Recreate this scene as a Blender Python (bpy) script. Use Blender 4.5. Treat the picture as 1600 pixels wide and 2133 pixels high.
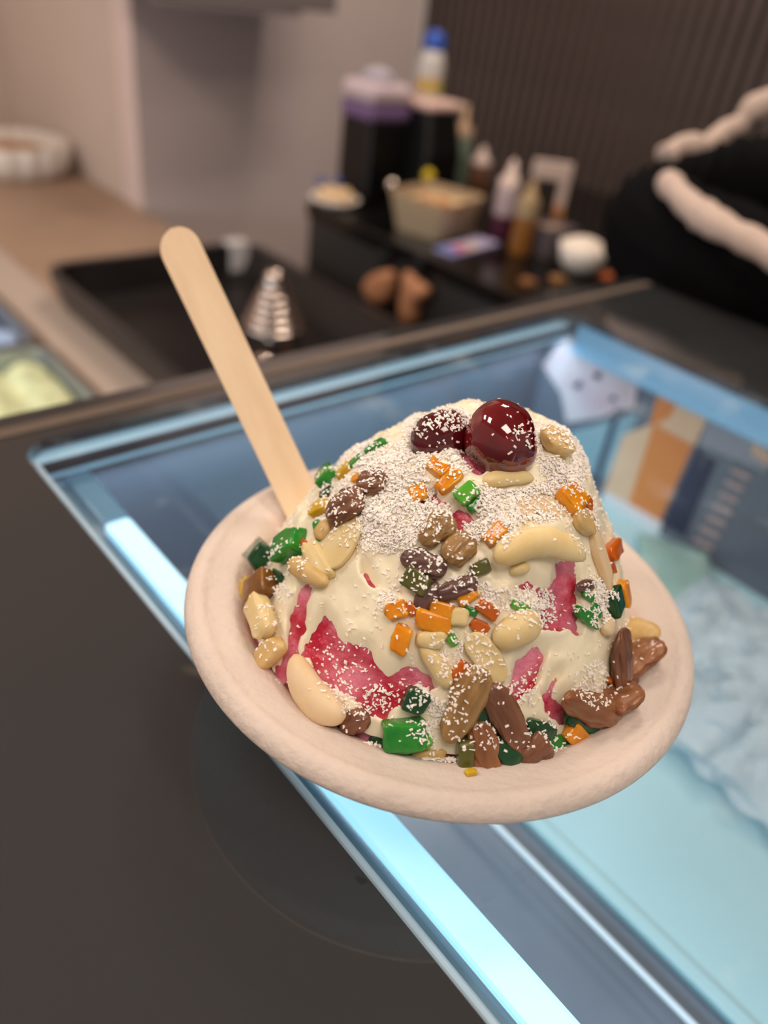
import bpy, bmesh, math, random
from mathutils import Vector, Matrix, noise
from mathutils.bvhtree import BVHTree

# ------------------------------------------------------------------ scene, camera, light
for o in list(bpy.data.objects):
    bpy.data.objects.remove(o)
SC = bpy.context.scene
COL = SC.collection
rnd = random.Random(7)

IMG_W, IMG_H, FPX = 1600, 2133, 1603.1
PITCH, ROLL = 0.6102, 0.1411
CAM = Vector((-0.0232, -0.2009, 0.2091))      # the glass top of the case is z = 0, the bowl stands at x = y = 0
_r0, _u0 = Vector((1, 0, 0)), Vector((0, math.sin(PITCH), math.cos(PITCH)))
FWD = Vector((0, math.cos(PITCH), -math.sin(PITCH)))
RGT = math.cos(ROLL) * _r0 + math.sin(ROLL) * _u0
UPV = -math.sin(ROLL) * _r0 + math.cos(ROLL) * _u0

cam_d = bpy.data.cameras.new('camera')
cam = bpy.data.objects.new('camera', cam_d)
COL.objects.link(cam)
cam.matrix_world = Matrix(((RGT.x, UPV.x, -FWD.x, CAM.x), (RGT.y, UPV.y, -FWD.y, CAM.y),
                           (RGT.z, UPV.z, -FWD.z, CAM.z), (0, 0, 0, 1)))
cam_d.sensor_fit = 'VERTICAL'
cam_d.sensor_height = 36.0
cam_d.sensor_width = 36.0
cam_d.lens = 36.0 * FPX / IMG_H
cam_d.clip_start = 0.01
cam_d.dof.use_dof = True
cam_d.dof.focus_distance = 0.215
cam_d.dof.aperture_fstop = 5.4
SC.camera = cam

SC.view_settings.view_transform = 'Standard'
SC.view_settings.look = 'None'
SC.view_settings.exposure = 0.0
SC.view_settings.gamma = 1.0
SC.view_settings.use_curve_mapping = False

world = bpy.data.worlds.new('shop_ambient')
SC.world = world
world.use_nodes = True
world.node_tree.nodes['Background'].inputs['Color'].default_value = (0.95, 0.80, 0.70, 1)
world.node_tree.nodes['Background'].inputs['Strength'].default_value = 0.36

ANG = 2.3555 - math.pi / 2                     # the counters run along b (right, away) and s (left, away)
DB = Vector((math.cos(ANG), math.sin(ANG), 0))
DS = Vector((-math.sin(ANG), math.cos(ANG), 0))
CEIL = 1.32


def W(b, s, z=0.0):
    return DB * b + DS * s + Vector((0, 0, z))


def area_light(name, b, s, z, size, power, col, shape='DISK'):
    d = bpy.data.lights.new(name, 'AREA')
    d.shape = shape
    d.size = size
    d.energy = power
    d.color = col
    o = bpy.data.objects.new(name, d)
    COL.objects.link(o)
    o.location = W(b, s, z)
    o.rotation_euler = (0, 0, ANG)
    return o


WARM = (1.0, 0.84, 0.71)
FILL_PANELS = [(-0.45, -0.5, 0.5, 9.5), (-0.8, 1.0, 0.5, 14), (1.0, 0.85, 0.42, 12), (-0.7, 2.1, 0.5, 12)]  # unseen ceiling panels added as fill, kept out of the visible reflections
SPOTS = [(0.28, 0.05), (0.42, -0.10), (0.3, -0.55), (1.25, 1.2), (1.3, 0.75)]
for b_, s_, sz, pw in FILL_PANELS:
    area_light('ceiling_fill_light', b_, s_, CEIL - 0.02, sz, pw, WARM, 'SQUARE')
for b_, s_ in SPOTS:
    area_light('downlight_lamp', b_, s_, CEIL - 0.02, 0.07, 1.6, (1.0, 0.86, 0.72))


# ------------------------------------------------------------------ pixel helpers (real positions measured from the photograph)
def ray(u, v):
    return FWD + RGT * ((u - IMG_W / 2) / FPX) - UPV * ((v - IMG_H / 2) / FPX)


def on_z(u, v, z):
    d = ray(u, v)
    return CAM + d * ((z - CAM.z) / d.z)


def bs(p):
    return p.dot(DB), p.dot(DS)


def on_b(u, v, b):
    d = ray(u, v)
    return CAM + d * ((b - CAM.dot(DB)) / d.dot(DB))


def on_s(u, v, s):
    d = ray(u, v)
    return CAM + d * ((s - CAM.dot(DS)) / d.dot(DS))


def depth(p):
    return (p - CAM).dot(FWD)


def pix(p):
    q = p - CAM
    d = q.dot(FWD)
    return IMG_W / 2 + FPX * q.dot(RGT) / d, IMG_H / 2 - FPX * q.dot(UPV) / d


# ------------------------------------------------------------------ materials
def lin(r, g, b):
    def f(c):
        c /= 255.0
        return c / 12.92 if c <= 0.04045 else ((c + 0.055) / 1.055) ** 2.4
    return (f(r), f(g), f(b), 1.0)


MATS = {}


def mat(name, rgb, rough=0.5, metal=0.0, var=0.0, vscale=40.0, bump=0.0, bscale=200.0, sss=0.0, srad=(0.004, 0.002, 0.001),
        coat=0.0, emit=None, estr=0.0, trans=0.0, spec=0.5, rgb2=None, stretch=None, ior=1.45):
    if name in MATS:
        return MATS[name]
    m = bpy.data.materials.new(name)
    m.use_nodes = True
    nt = m.node_tree
    p = nt.nodes['Principled BSDF']
    p.inputs['Roughness'].default_value = rough
    p.inputs['Metallic'].default_value = metal
    p.inputs['Specular IOR Level'].default_value = spec
    p.inputs['IOR'].default_value = ior
    p.inputs['Coat Weight'].default_value = coat
    p.inputs['Coat Roughness'].default_value = 0.05
    p.inputs['Transmission Weight'].default_value = trans
    if sss:
        p.inputs['Subsurface Weight'].default_value = sss
        p.inputs['Subsurface Radius'].default_value = srad
        p.inputs['Subsurface Scale'].default_value = 1.0
    c = lin(*rgb)
    p.inputs['Base Color'].default_value = c
    tc = nt.nodes.new('ShaderNodeTexCoord')
    vec = tc.outputs['Object']
    if stretch:
        mp = nt.nodes.new('ShaderNodeMapping')
        mp.inputs['Scale'].default_value = stretch
        nt.links.new(vec, mp.inputs['Vector'])
        vec = mp.outputs['Vector']
    if var or rgb2:
        n = nt.nodes.new('ShaderNodeTexNoise')
        n.inputs['Scale'].default_value = vscale
        n.inputs['Detail'].default_value = 4
        nt.links.new(vec, n.inputs['Vector'])
        cr = nt.nodes.new('ShaderNodeValToRGB')
        nt.links.new(n.outputs['Fac'], cr.inputs['Fac'])
        c2 = lin(*rgb2) if rgb2 else tuple(min(1, x * (1 + var)) for x in c[:3]) + (1,)
        c1 = c if rgb2 else tuple(x * (1 - var) for x in c[:3]) + (1,)
        cr.color_ramp.elements[0].position = 0.36
        cr.color_ramp.elements[1].position = 0.64
        cr.color_ramp.elements[0].color = c1
        cr.color_ramp.elements[1].color = c2
        nt.links.new(cr.outputs['Color'], p.inputs['Base Color'])
    if bump:
        n2 = nt.nodes.new('ShaderNodeTexNoise')
        n2.inputs['Scale'].default_value = bscale
        n2.inputs['Detail'].default_value = 3
        nt.links.new(vec, n2.inputs['Vector'])
        bp = nt.nodes.new('ShaderNodeBump')
        bp.inputs['Strength'].default_value = bump
        bp.inputs['Distance'].default_value = 0.002
        nt.links.new(n2.outputs['Fac'], bp.inputs['Height'])
        nt.links.new(bp.outputs['Normal'], p.inputs['Normal'])
    if emit:
        p.inputs['Emission Color'].default_value = lin(*emit)
        p.inputs['Emission Strength'].default_value = estr
    MATS[name] = m
    return m


def glass_mat(name, tint=(0.97, 0.99, 1.0), rough=0.0, boost=1.0, haze=0.0):
    """clear sheet: Fresnel mix of a see-through and a mirror layer, the same for every ray"""
    m = bpy.data.materials.new(name)
    m.use_nodes = True
    nt = m.node_tree
    nt.nodes.remove(nt.nodes['Principled BSDF'])
    out = nt.nodes['Material Output']
    tr = nt.nodes.new('ShaderNodeBsdfTransparent')
    tr.inputs['Color'].default_value = (*tint, 1)
    gl = nt.nodes.new('ShaderNodeBsdfGlossy')
    gl.inputs['Roughness'].default_value = rough
    fr = nt.nodes.new('ShaderNodeFresnel')
    geo = nt.nodes.new('ShaderNodeNewGeometry')
    mr = nt.nodes.new('ShaderNodeMapRange')
    mr.inputs['To Min'].default_value = 1.5
    mr.inputs['To Max'].default_value = 1 / 1.5
    nt.links.new(geo.outputs['Backfacing'], mr.inputs['Value'])
    nt.links.new(mr.outputs['Result'], fr.inputs['IOR'])
    mx = nt.nodes.new('ShaderNodeMixShader')
    nt.links.new(fr.outputs['Fac'], mx.inputs['Fac'])
    nt.links.new(tr.outputs['BSDF'], mx.inputs[1])
    nt.links.new(gl.outputs['BSDF'], mx.inputs[2])
    last = mx
    if haze:
        df = nt.nodes.new('ShaderNodeBsdfDiffuse')
        df.inputs['Color'].default_value = (0.75, 0.85, 0.92, 1)
        nz = nt.nodes.new('ShaderNodeTexNoise')
        nz.inputs['Scale'].default_value = 26
        nz.inputs['Detail'].default_value = 6
        tc = nt.nodes.new('ShaderNodeTexCoord')
        nt.links.new(tc.outputs['Object'], nz.inputs['Vector'])
        r2 = nt.nodes.new('ShaderNodeMapRange')
        r2.inputs['From Min'].default_value = 0.60
        r2.inputs['From Max'].default_value = 0.8
        r2.inputs['To Max'].default_value = haze
        nt.links.new(nz.outputs['Fac'], r2.inputs['Value'])
        m2 = nt.nodes.new('ShaderNodeMixShader')
        nt.links.new(r2.outputs['Result'], m2.inputs['Fac'])
        nt.links.new(mx.outputs['Shader'], m2.inputs[1])
        nt.links.new(df.outputs['BSDF'], m2.inputs[2])
        last = m2
    nt.links.new(last.outputs['Shader'], out.inputs['Surface'])
    MATS[name] = m
    return m


# ------------------------------------------------------------------ mesh helpers
def link_mesh(name, bm, m, parent=None, smooth=False):
    bmesh.ops.recalc_face_normals(bm, faces=bm.faces)
    me = bpy.data.meshes.new(name)
    bm.to_mesh(me)
    bm.free()
    if smooth:
        me.polygons.foreach_set('use_smooth', [True] * len(me.polygons))
    me.materials.append(m)
    o = bpy.data.objects.new(name, me)
    COL.objects.link(o)
    if parent:
        o.parent = parent
    return o


def tag(o, label=None, cat=None, group=None, kind=None):
    if label:
        o['label'] = label
    if cat:
        o['category'] = cat
    if group:
        o['group'] = group
    if kind:
        o['kind'] = kind
    return o


def thing(name, label, cat, loc=(0, 0, 0), rotz=ANG, group=None):
    o = bpy.data.objects.new(name, None)
    COL.objects.link(o)
    o.location = loc
    o.rotation_euler = (0, 0, rotz)
    return tag(o, label, cat, group)


def struct(name, bm, m, smooth=False):
    o = link_mesh(name, bm, m, None, smooth)
    o.rotation_euler = (0, 0, ANG)
    o['kind'] = 'structure'
    return o


def box(bm, x0, x1, y0, y1, z0, z1, bevel=0.0, seg=2):
    vs = [bm.verts.new((x, y, z)) for z in (z0, z1) for y in (y0, y1) for x in (x0, x1)]
    fs = []
    for idx in ((0, 2, 3, 1), (4, 5, 7, 6), (0, 1, 5, 4), (2, 6, 7, 3), (0, 4, 6, 2), (1, 3, 7, 5)):
        fs.append(bm.faces.new([vs[i] for i in idx]))
    if bevel:
        es = list({e for f in fs for e in f.edges})
        bmesh.ops.bevel(bm, geom=es, offset=bevel, segments=seg, affect='EDGES', profile=0.5)
    return bm


def boxes(*args, bevel=0.0, seg=2):
    bm = bmesh.new()
    for a in args:
        box(bm, *a, bevel=bevel, seg=seg)
    return bm


def lathe(prof, n=48, bm=None, ox=0, oy=0, wob=None):
    bm = bm or bmesh.new()
    rings = []
    for r, z in prof:
        if r < 1e-6:
            rings.append([bm.verts.new((ox, oy, z))])
        else:
            ring = []
            for i in range(n):
                a = 2 * math.pi * i / n
                k = wob(a, r, z) if wob else 1.0
                ring.append(bm.verts.new((ox + r * k * math.cos(a), oy + r * k * math.sin(a), z)))
            rings.append(ring)
    for A, B in zip(rings, rings[1:]):
        for i in range(n):
            j = (i + 1) % n
            if len(A) == 1 and len(B) == 1:
                continue
            if len(A) == 1:
                bm.faces.new((A[0], B[i], B[j]))
            elif len(B) == 1:
                bm.faces.new((A[i], A[j], B[0]))
            else:
                bm.faces.new((A[i], A[j], B[j], B[i]))
    return bm


def rrect(x0, x1, y0, y1, r, n=8):
    pts = []
    for cx, cy, a0 in ((x1 - r, y1 - r, 0), (x0 + r, y1 - r, 90), (x0 + r, y0 + r, 180), (x1 - r, y0 + r, 270)):
        for i in range(n + 1):
            a = math.radians(a0 + 90 * i / n)
            pts.append((cx + r * math.cos(a), cy + r * math.sin(a)))
    return pts


def loft(loops, close_bottom=True, close_top=False, bm=None):
    """loops of (x, y, z) tuples of the same length"""
    bm = bm or bmesh.new()
    vl = [[bm.verts.new(p) for p in lp] for lp in loops]
    n = len(vl[0])
    for A, B in zip(vl, vl[1:]):
        for i in range(n):
            j = (i + 1) % n
            bm.faces.new((A[i], A[j], B[j], B[i]))
    if close_bottom:
        bm.faces.new(vl[-1])
    if close_top:
        bm.faces.new(vl[0])
    return bm


def spline(pts, n):
    out = []
    P = [pts[0]] + list(pts) + [pts[-1]]
    for i in range(1, len(P) - 2):
        for j in range(n):
            t = j / n
            a, b, c, d = P[i - 1], P[i], P[i + 1], P[i + 2]
            out.append(0.5 * ((2 * b) + (c - a) * t + (2 * a - 5 * b + 4 * c - d) * t * t + (3 * b - a - 3 * c + d) * t ** 3))
    out.append(P[-2])
    return out


# ------------------------------------------------------------------ room shell
M_wall = mat('beige_paint', (212, 196, 187), 0.8, var=0.04, vscale=3)
M_wallg = mat('grey_mauve_paint', (226, 208, 204), 0.8, var=0.04, vscale=2)
M_ceil = mat('ceiling_paint', (226, 214, 204), 0.9)
M_dark = mat('dark_slat_wood', (92, 79, 75), 0.5, var=0.08, vscale=8)
M_floor = mat('floor_tile', (120, 108, 100), 0.5, var=0.1, vscale=4)

WALL_B1, WALL_S2, WALL_B4, WALL_S3 = 0.775, 1.858, 1.69, 2.75
struct('floor', boxes((-3, 1.9, -3, 3, -1.26, -1.2)), M_floor)
struct('ceiling', boxes((-1.6, 1.9, -1.2, 3, CEIL, CEIL + 0.05)), M_ceil)
struct('wall_left', boxes((WALL_B1, WALL_B1 + 0.1, WALL_S2 + 0.1, WALL_S3, -1.2, CEIL)), M_wall)
struct('wall_back', boxes((WALL_B1, WALL_B4, WALL_S2, WALL_S2 + 0.1, -1.2, CEIL)), M_wallg)
struct('wall_far', boxes((-1.6, WALL_B1 + 0.1, WALL_S3, WALL_S3 + 0.1, -1.2, CEIL)), M_wall)
wr = struct('wall_right', boxes((WALL_B4 + 0.02, WALL_B4 + 0.12, -1.2, WALL_S2, -1.2, CEIL)), mat('dark_gap', (30, 26, 25), 0.7))
slat_me = None
PITCH_S = 0.037
k = 0
s_ = WALL_S2 - 0.02
while s_ > 0.2:
    if slat_me is None:
        o = link_mesh('slat', boxes((-0.013, 0.013, -0.0105, 0.0105, -1.2, CEIL), bevel=0.002, seg=1), M_dark, wr)
        slat_me = o.data
    else:
        o = bpy.data.objects.new('slat', slat_me)
        COL.objects.link(o)
        o.parent = wr
    o.location = (WALL_B4 + 0.012, s_, 0)
    s_ -= PITCH_S
# extractor hood box on the back wall
hp = on_s(640, 36, WALL_S2 - 0.3)
hood = thing('wall_cabinet', 'grey wall cabinet hung high on the mauve back wall', 'cabinet', W(0, 0, 0))
h0 = bs(on_s(330, 10, WALL_S2 - 0.3))[0]
h1 = bs(on_s(702, 10, WALL_S2 - 0.3))[0]
M_hood = mat('hood_grey', (120, 110, 110), 0.7)
link_mesh('cabinet_body', boxes((h0, h1, WALL_S2 - 0.3, WALL_S2, hp.z + 0.012, hp.z + 0.5), bevel=0.004), M_hood, hood)
link_mesh('bottom_rail', boxes((h0, h1 - 0.1, WALL_S2 - 0.3, WALL_S2 - 0.27, hp.z, hp.z + 0.012)), M_hood, hood)

# frames of the added fill panels, and the downlight fixtures
M_fix = mat('lamp_trim_white', (235, 228, 220), 0.5)
for i, (b_, s_, sz, pw) in enumerate(FILL_PANELS):
    bm = bmesh.new()
    h = sz / 2
    for a in ((-h - .02, h + .02, h, h + .02), (-h - .02, h + .02, -h - .02, -h), (-h - .02, -h, -h, h), (h, h + .02, -h, h)):
        box(bm, *a, -0.025, 0)
    o = link_mesh('fill_panel_frame', bm, M_fix)
    o.location = W(b_, s_, CEIL)
    o.rotation_euler = (0, 0, ANG)
    tag(o, 'square white frame of an added ceiling fill panel', 'lamp', 'added ceiling fill panels')
for i, (b_, s_) in enumerate(SPOTS):
    o = link_mesh('downlight', lathe([(0.036, 0), (0.05, 0), (0.05, -0.012), (0.037, -0.025), (0.036, 0)], 24), M_fix, smooth=True)
    o.location = W(b_, s_, CEIL)
    tag(o, 'small round white recessed ceiling downlight', 'lamp', 'ceiling downlights')

# ------------------------------------------------------------------ the display case the bowl stands on
M_frame = mat('black_case_frame', (52, 53, 55), 0.06, spec=0.9, coat=1.0)
M_framebody = mat('black_case_body', (30, 29, 29), 0.4)
M_bronze = mat('bronze_trim', (122, 108, 98), 0.42, metal=0.5, var=0.05)
M_navy = mat('navy_liner', (104, 110, 126), 0.10, var=0.08, vscale=6, spec=0.7)
M_navy2 = mat('slate_blue_liner', (112, 122, 138), 0.25, var=0.12, vscale=8)
M_pan = mat('pale_cyan_pan', (176, 214, 226), 0.4, var=0.03, vscale=5)
M_rail = mat('light_blue_rail', (176, 208, 228), 0.25)
M_railw = mat('white_rail', (225, 238, 250), 0.3)
M_led = mat('led_strip', (225, 245, 255), 0.4, emit=(150, 222, 248), estr=1.0)
M_seal = mat('clear_edge_bevel', (150, 185, 215), 0.2)
M_glass = glass_mat('case_glass', haze=0.22)

B0, B1, S0, S1 = -0.067, 0.368, -0.62, 0.222        # the glass opening
FB0, FB1, FS0, FS1 = -0.75, 0.505, -0.70, 0.231      # the frame around it
FLOORZ = -0.14
case = thing('display_case', 'lit black-framed glass-topped display case carrying the bowl', 'display case', (0, 0, 0))


def frame_ring(x0, x1, y0, y1, hole, z0, z1):
    bm = bmesh.new()
    n = len(hole)
    cx, cy = (x0 + x1) / 2, (y0 + y1) / 2

    def outer(p):
        # nearest matching point on the outer rectangle: project corner arcs to the corners
        return p
    out = []
    q = n // 4
    corners = [(x1, y1), (x0, y1), (x0, y0), (x1, y0)]
    for kq in range(4):
        for i in range(q):
            out.append(corners[kq])
    for zz, flip in ((z1, 0), (z0, 1)):
        hv = [bm.verts.new((x, y, zz)) for x, y in hole]
        ov = [bm.verts.new((*c, zz)) for c in corners]
        for i in range(n):
            j = (i + 1) % n
            a, b = ov[i // q], ov[(j // q) % 4]
            if a is b:
                bm.faces.new((hv[i], hv[j], a))
            else:
                bm.faces.new((hv[i], hv[j], b, a))
        if zz == z1:
            top = (hv, ov)
        else:
            for i in range(n):
                j = (i + 1) % n
                bm.faces.new((top[0][i], top[0][j], hv[j], hv[i]))
            for i in range(4):
                j = (i + 1) % 4
                bm.faces.new((top[1][i], top[1][j], ov[j], ov[i]))
    return bm


hole = rrect(B0, B1, S0, S1, 0.016, 8)
link_mesh('top_frame', frame_ring(FB0, FB1, FS0, FS1, hole, -0.006, 0.0), M_frame, case)
gl = rrect(B0 - 0.004, B1 + 0.004, S0 - 0.004, S1 + 0.004, 0.02, 8)
link_mesh('glass_lid', loft([[(x, y, -0.0004) for x, y in gl], [(x, y, -0.0044) for x, y in gl]], True, True), M_glass, case)
trim = link_mesh('back_trim', boxes((FB0, FB1, FS1, 0.2535, -0.03, 0.0)), M_frame, case)
link_mesh('bronze_strip', boxes((FB0, FB1, 0.2325, 0.2405, -0.002, 0.0012), bevel=0.0005, seg=1), M_bronze, trim)
WALLB = 0.372
# body shell
link_mesh('body_panel', boxes((FB0, FB1, 0.243, 0.2535, -1.2, -0.03)), M_framebody, case)
link_mesh('body_panel', boxes((FB0, B0 - 0.004, FS0, 0.243, -1.2, -0.006)), M_framebody, case)
link_mesh('body_panel', boxes((WALLB + 0.004, FB1, FS0, 0.243, -1.2, -0.006)), M_framebody, case)
# inner lining
link_mesh('inner_back_wall', boxes((B0 - 0.004, WALLB, 0.238, 0.243, FLOORZ - 0.02, -0.006)), M_navy, case)
rwall = link_mesh('inner_side_wall', boxes((WALLB, WALLB + 0.004, FS0, 0.243, FLOORZ - 0.02, -0.006)), M_navy, case)
link_mesh('gutter_floor', boxes((B0 - 0.004, 0.078, FS0, 0.238, FLOORZ - 0.03, FLOORZ - 0.002)), M_navy2, case)
pan = link_mesh('pan_floor', boxes((0.080, WALLB, FS0, 0.238, FLOORZ - 0.03, FLOORZ), bevel=0.002), M_pan, case)
link_mesh('pan_lip', boxes((0.078, 0.086, FS0, 0.238, FLOORZ, FLOORZ + 0.004), bevel=0.0015), M_pan, pan)
link_mesh('white_rail', boxes((0.0560, 0.0590, FS0, 0.238, FLOORZ + 0.010, FLOORZ + 0.013), bevel=0.001, seg=1), M_railw, case)
link_mesh('led_bar', boxes((-0.0495, -0.0365, FS0, 0.169, -0.026, -0.02), bevel=0.002), M_led, case)
link_mesh('led_bar_dim_end', boxes((-0.0500, -0.0360, 0.1695, 0.2165, -0.026, -0.02), bevel=0.002), mat('led_dim_blue', (112, 158, 190), 0.3), case)  # LED bar's far end coloured dim to imitate a reflection edge in the glass
link_mesh('led_channel', boxes((-0.0610, -0.0505, FS0, 0.2165, -0.030, -0.022), bevel=0.002), mat('channel_slate', (110, 146, 170), 0.35), case)
link_mesh('clear_edge_strip', boxes((-0.0650, -0.0615, FS0, 0.214, -0.009, -0.005), bevel=0.001, seg=1), mat('edge_strip_white', (205, 228, 246), 0.2), case)
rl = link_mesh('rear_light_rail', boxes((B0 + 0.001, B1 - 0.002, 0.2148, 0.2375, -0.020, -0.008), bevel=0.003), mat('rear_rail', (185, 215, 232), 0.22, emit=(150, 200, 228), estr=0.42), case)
link_mesh('rail_dark_lip', boxes((B0 + 0.001, B1 - 0.002, 0.2118, 0.2146, -0.014, -0.0085)), mat('lip_dark', (52, 52, 66), 0.4), rl)  # dark bevel along the front of the rear rail
link_mesh('side_light_rail', boxes((0.3695, 0.3718, FS0, 0.211, -0.032, -0.006)), mat('side_rail', (150, 195, 228), 0.25, emit=(120, 180, 225), estr=0.25), case)
# lamps of the case: two tubes under the frame
for nm, b_, s_, sx, sy, pw in (('case_lamp', -0.043, -0.2, 0.012, 0.68, 0.55), ('case_lamp', 0.15, 0.2285, 0.42, 0.012, 0.6)):
    o = area_light(nm, b_, s_, -0.0275 if sy > sx else -0.0215, 0.1, pw, (0.68, 0.92, 1.0), 'RECTANGLE')
    o.data.size = sx
    o.data.size_y = sy

# printed panels stuck to the inner side wall
DEC_B = WALLB - 0.0006


def decal(name, pts, m, zoff=0.0, parent=rwall):
    """pts: pixels measured on the side wall -> polygon with a little thickness"""
    bm = bmesh.new()
    fr, bk = [], []
    for u, v in pts:
        p = on_b(u, v, DEC_B)
        s = bs(p)[1]
        fr.append(bm.verts.new((DEC_B - 0.0004 - zoff, s, p.z)))
        bk.append(bm.verts.new((WALLB - 0.0001, s, p.z)))
    bm.faces.new(fr)
    bm.faces.new(bk[::-1])
    n = len(fr)
    for i in range(n):
        bm.faces.new((fr[i], fr[(i + 1) % n], bk[(i + 1) % n], bk[i]))
    return link_mesh(name, bm, m, parent)


D_or = mat('print_orange', (236, 140, 70), 0.5)
D_pk = mat('print_pink', (206, 176, 188), 0.5, rgb2=(222, 206, 214), vscale=30)
D_wh = mat('print_white', (244, 234, 238), 0.5)
D_pe = mat('print_peach', (242, 196, 162), 0.5)
D_te = mat('print_teal', (140, 172, 186), 0.5)
D_gy = mat('print_grey', (156, 158, 172), 0.5)
D_nv = mat('print_navy', (22, 38, 74), 0.4)
D_tx = mat('print_text', (190, 164, 164), 0.5)
decal('printed_panel', [(1190, 690), (1335, 765), (1320, 850), (1290, 855), (1250, 870), (1180, 880), (1170, 820), (1130, 760)], D_pk)
for q in ([(1196, 800), (1212, 792), (1214, 806), (1200, 812)], [(1236, 778), (1252, 776), (1254, 790), (1240, 790)], [(1272, 826), (1282, 822), (1284, 834), (1274, 836)]):
    decal('printed_dot', q, D_nv, 0.0003)
decal('printed_panel', [(1290, 870), (1330, 860), (1300, 960), (1255, 1000), (1180, 960), (1190, 900)], D_te)
decal('printed_stripe', [(1284, 850), (1294, 855), (1246, 1010), (1234, 1004)], D_nv, 0.0003)
decal('printed_panel', [(1380, 790), (1478, 850), (1375, 1085), (1310, 1050), (1340, 930)], D_or)
decal('printed_panel', [(1300, 905), (1362, 882), (1310, 1050), (1290, 1045), (1255, 1030)], D_pe, 0.0002)
decal('printed_panel', [(1420, 822), (1480, 856), (1448, 928), (1368, 884), (1398, 868)], D_pe, 0.0003)
decal('printed_panel', [(1262, 1022), (1380, 1088), (1368, 1122), (1240, 1060)], D_wh, 0.0004)
decal('printed_panel', [(1452, 935), (1492, 960), (1425, 1118), (1378, 1092)], D_nv, 0.0001)
decal('printed_panel', [(1482, 858), (1600, 915), (1600, 985), (1455, 925)], D_gy, 0.0001)
for i in range(7):                                     # rows of lettering, too small to read
    u, v = 1546 - i * 13, 985 + i * 24
    decal('printed_lettering', [(u - 20, v - 10), (u + 18, v + 8), (u + 15, v + 17), (u - 23, v - 1)], D_tx, 0.0002)
for i in range(4):
    u, v = 1575 + i * 12, 925 + i * 8
    decal('printed_lettering', [(u - 5, v - 4), (u + 4, v), (u + 2, v + 26), (u - 7, v + 22)], D_pe, 0.0004)

# food lying in the case
M_film = glass_mat('clear_film', (0.96, 0.98, 1.0), 0.08)
fp = [bs(on_z(u, v, FLOORZ + 0.004)) for u, v in ((1330, 1120), (1470, 1160), (1490, 1250), (1400, 1300), (1320, 1250))]
bm = bmesh.new()
cxp = sum(p[0] for p in fp) / 5
cyp = sum(p[1] for p in fp) / 5
loops = []
for sc_, zz in ((1.0, 0), (1.03, 0.004), (0.98, 0.009), (0.8, 0.011), (0.4, 0.012)):
    lp = []
    for i in range(30):
        a = i / 30 * 5
        j = int(a) % 5
        t = a - int(a)
        x = fp[j][0] * (1 - t) + fp[(j + 1) % 5][0] * t - cxp
        y = fp[j][1] * (1 - t) + fp[(j + 1) % 5][1] * t - cyp
        wv = 1 + 0.06 * noise.noise(Vector((i * 0.7, zz * 90, 3)))
        lp.append((x * sc_ * wv, y * sc_ * wv, zz))
    loops.append(lp)
o = link_mesh('green_paste', loft(loops[::-1], True, True), mat('pale_green', (150, 182, 176), 0.5, var=0.1, vscale=60, bump=0.3, bscale=120), smooth=True)
o.location = W(cxp, cyp, FLOORZ + 0.0005)
o.rotation_euler = (0, 0, ANG)
tag(o, 'pale green block lying on the case floor beside the bowl', 'food')
lf = on_z(1428, 1258, FLOORZ + 0.014)
o = link_mesh('herb_bit', lathe([(0, 0), (0.004, 0.001), (0.003, 0.003), (0, 0.004)], 10, wob=lambda a, r, z: 1 + 0.4 * math.sin(2 * a)), mat('herb_green', (60, 100, 70), 0.5), smooth=True)
o.location = lf
tag(o, 'small dark green bit on the pale green block', 'food')
# crumpled clear film
f0b, f0s = bs(on_z(1545, 1400, FLOORZ + 0.02))
bm = bmesh.new()
N = 44
g = []
for i in range(N):
    row = []
    for j in range(N):
        x = (i / (N - 1) - 0.5) * 0.17
        y = (j / (N - 1) - 0.5) * 0.15
        n1 = noise.noise(Vector((x * 38, y * 38, 1)))
        n2 = noise.noise(Vector((x * 90, y * 70, 5)))
        ed = min(1, 4 * min(i, N - 1 - i, j, N - 1 - j) / (N - 1) + 0.15)
        row.append(bm.verts.new((x + 0.01 * n2, y + 0.01 * n1, 0.008 + ed * (0.018 + 0.016 * abs(n1) + 0.010 * abs(n2)))))
    g.append(row)
for i in range(N - 1):
    for j in range(N - 1):
        bm.faces.new((g[i][j], g[i + 1][j], g[i + 1][j + 1], g[i][j + 1]))
bmesh.ops.solidify(bm, geom=list(bm.faces), thickness=0.0004)
M_film2 = mat('white_film', (238, 248, 255), 0.12, trans=0.35, spec=0.8, ior=1.2)
o = link_mesh('plastic_film', bm, M_film2)
o.location = W(f0b, f0s, FLOORZ - 0.002)
o.rotation_euler = (0, 0, ANG)
tag(o, 'crumpled clear plastic film lying on the case floor', 'plastic film')

# ------------------------------------------------------------------ work counter with tub, freezer, basket
ZC = -0.38
M_counter = mat('beige_laminate', (160, 134, 114), 0.45, var=0.05, vscale=10)
M_counterf = mat('counter_front', (150, 132, 118), 0.5)
wt = thing('work_counter', 'beige laminate work counter along the beige wall', 'counter', (0, 0, 0))
link_mesh('worktop', boxes((0.258, WALL_B1 - 0.002, 0.45, WALL_S3 - 0.01, ZC - 0.04, ZC), bevel=0.004), M_counter, wt)
link_mesh('worktop', boxes((-0.9, 0.256, 1.75, WALL_S3 - 0.01, ZC - 0.04, ZC), bevel=0.004), M_counter, wt)
link_mesh('front_panel', boxes((0.30, WALL_B1 - 0.01, 0.47, WALL_S3 - 0.01, -1.2, ZC - 0.04)), M_counterf, wt)
# lighter band along the edge of the worktop
link_mesh('edge_band', boxes((0.258, 0.345, 0.46, 1.74, ZC, ZC + 0.003)), mat('edge_grey_beige', (178, 162, 150), 0.5), wt)

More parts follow.
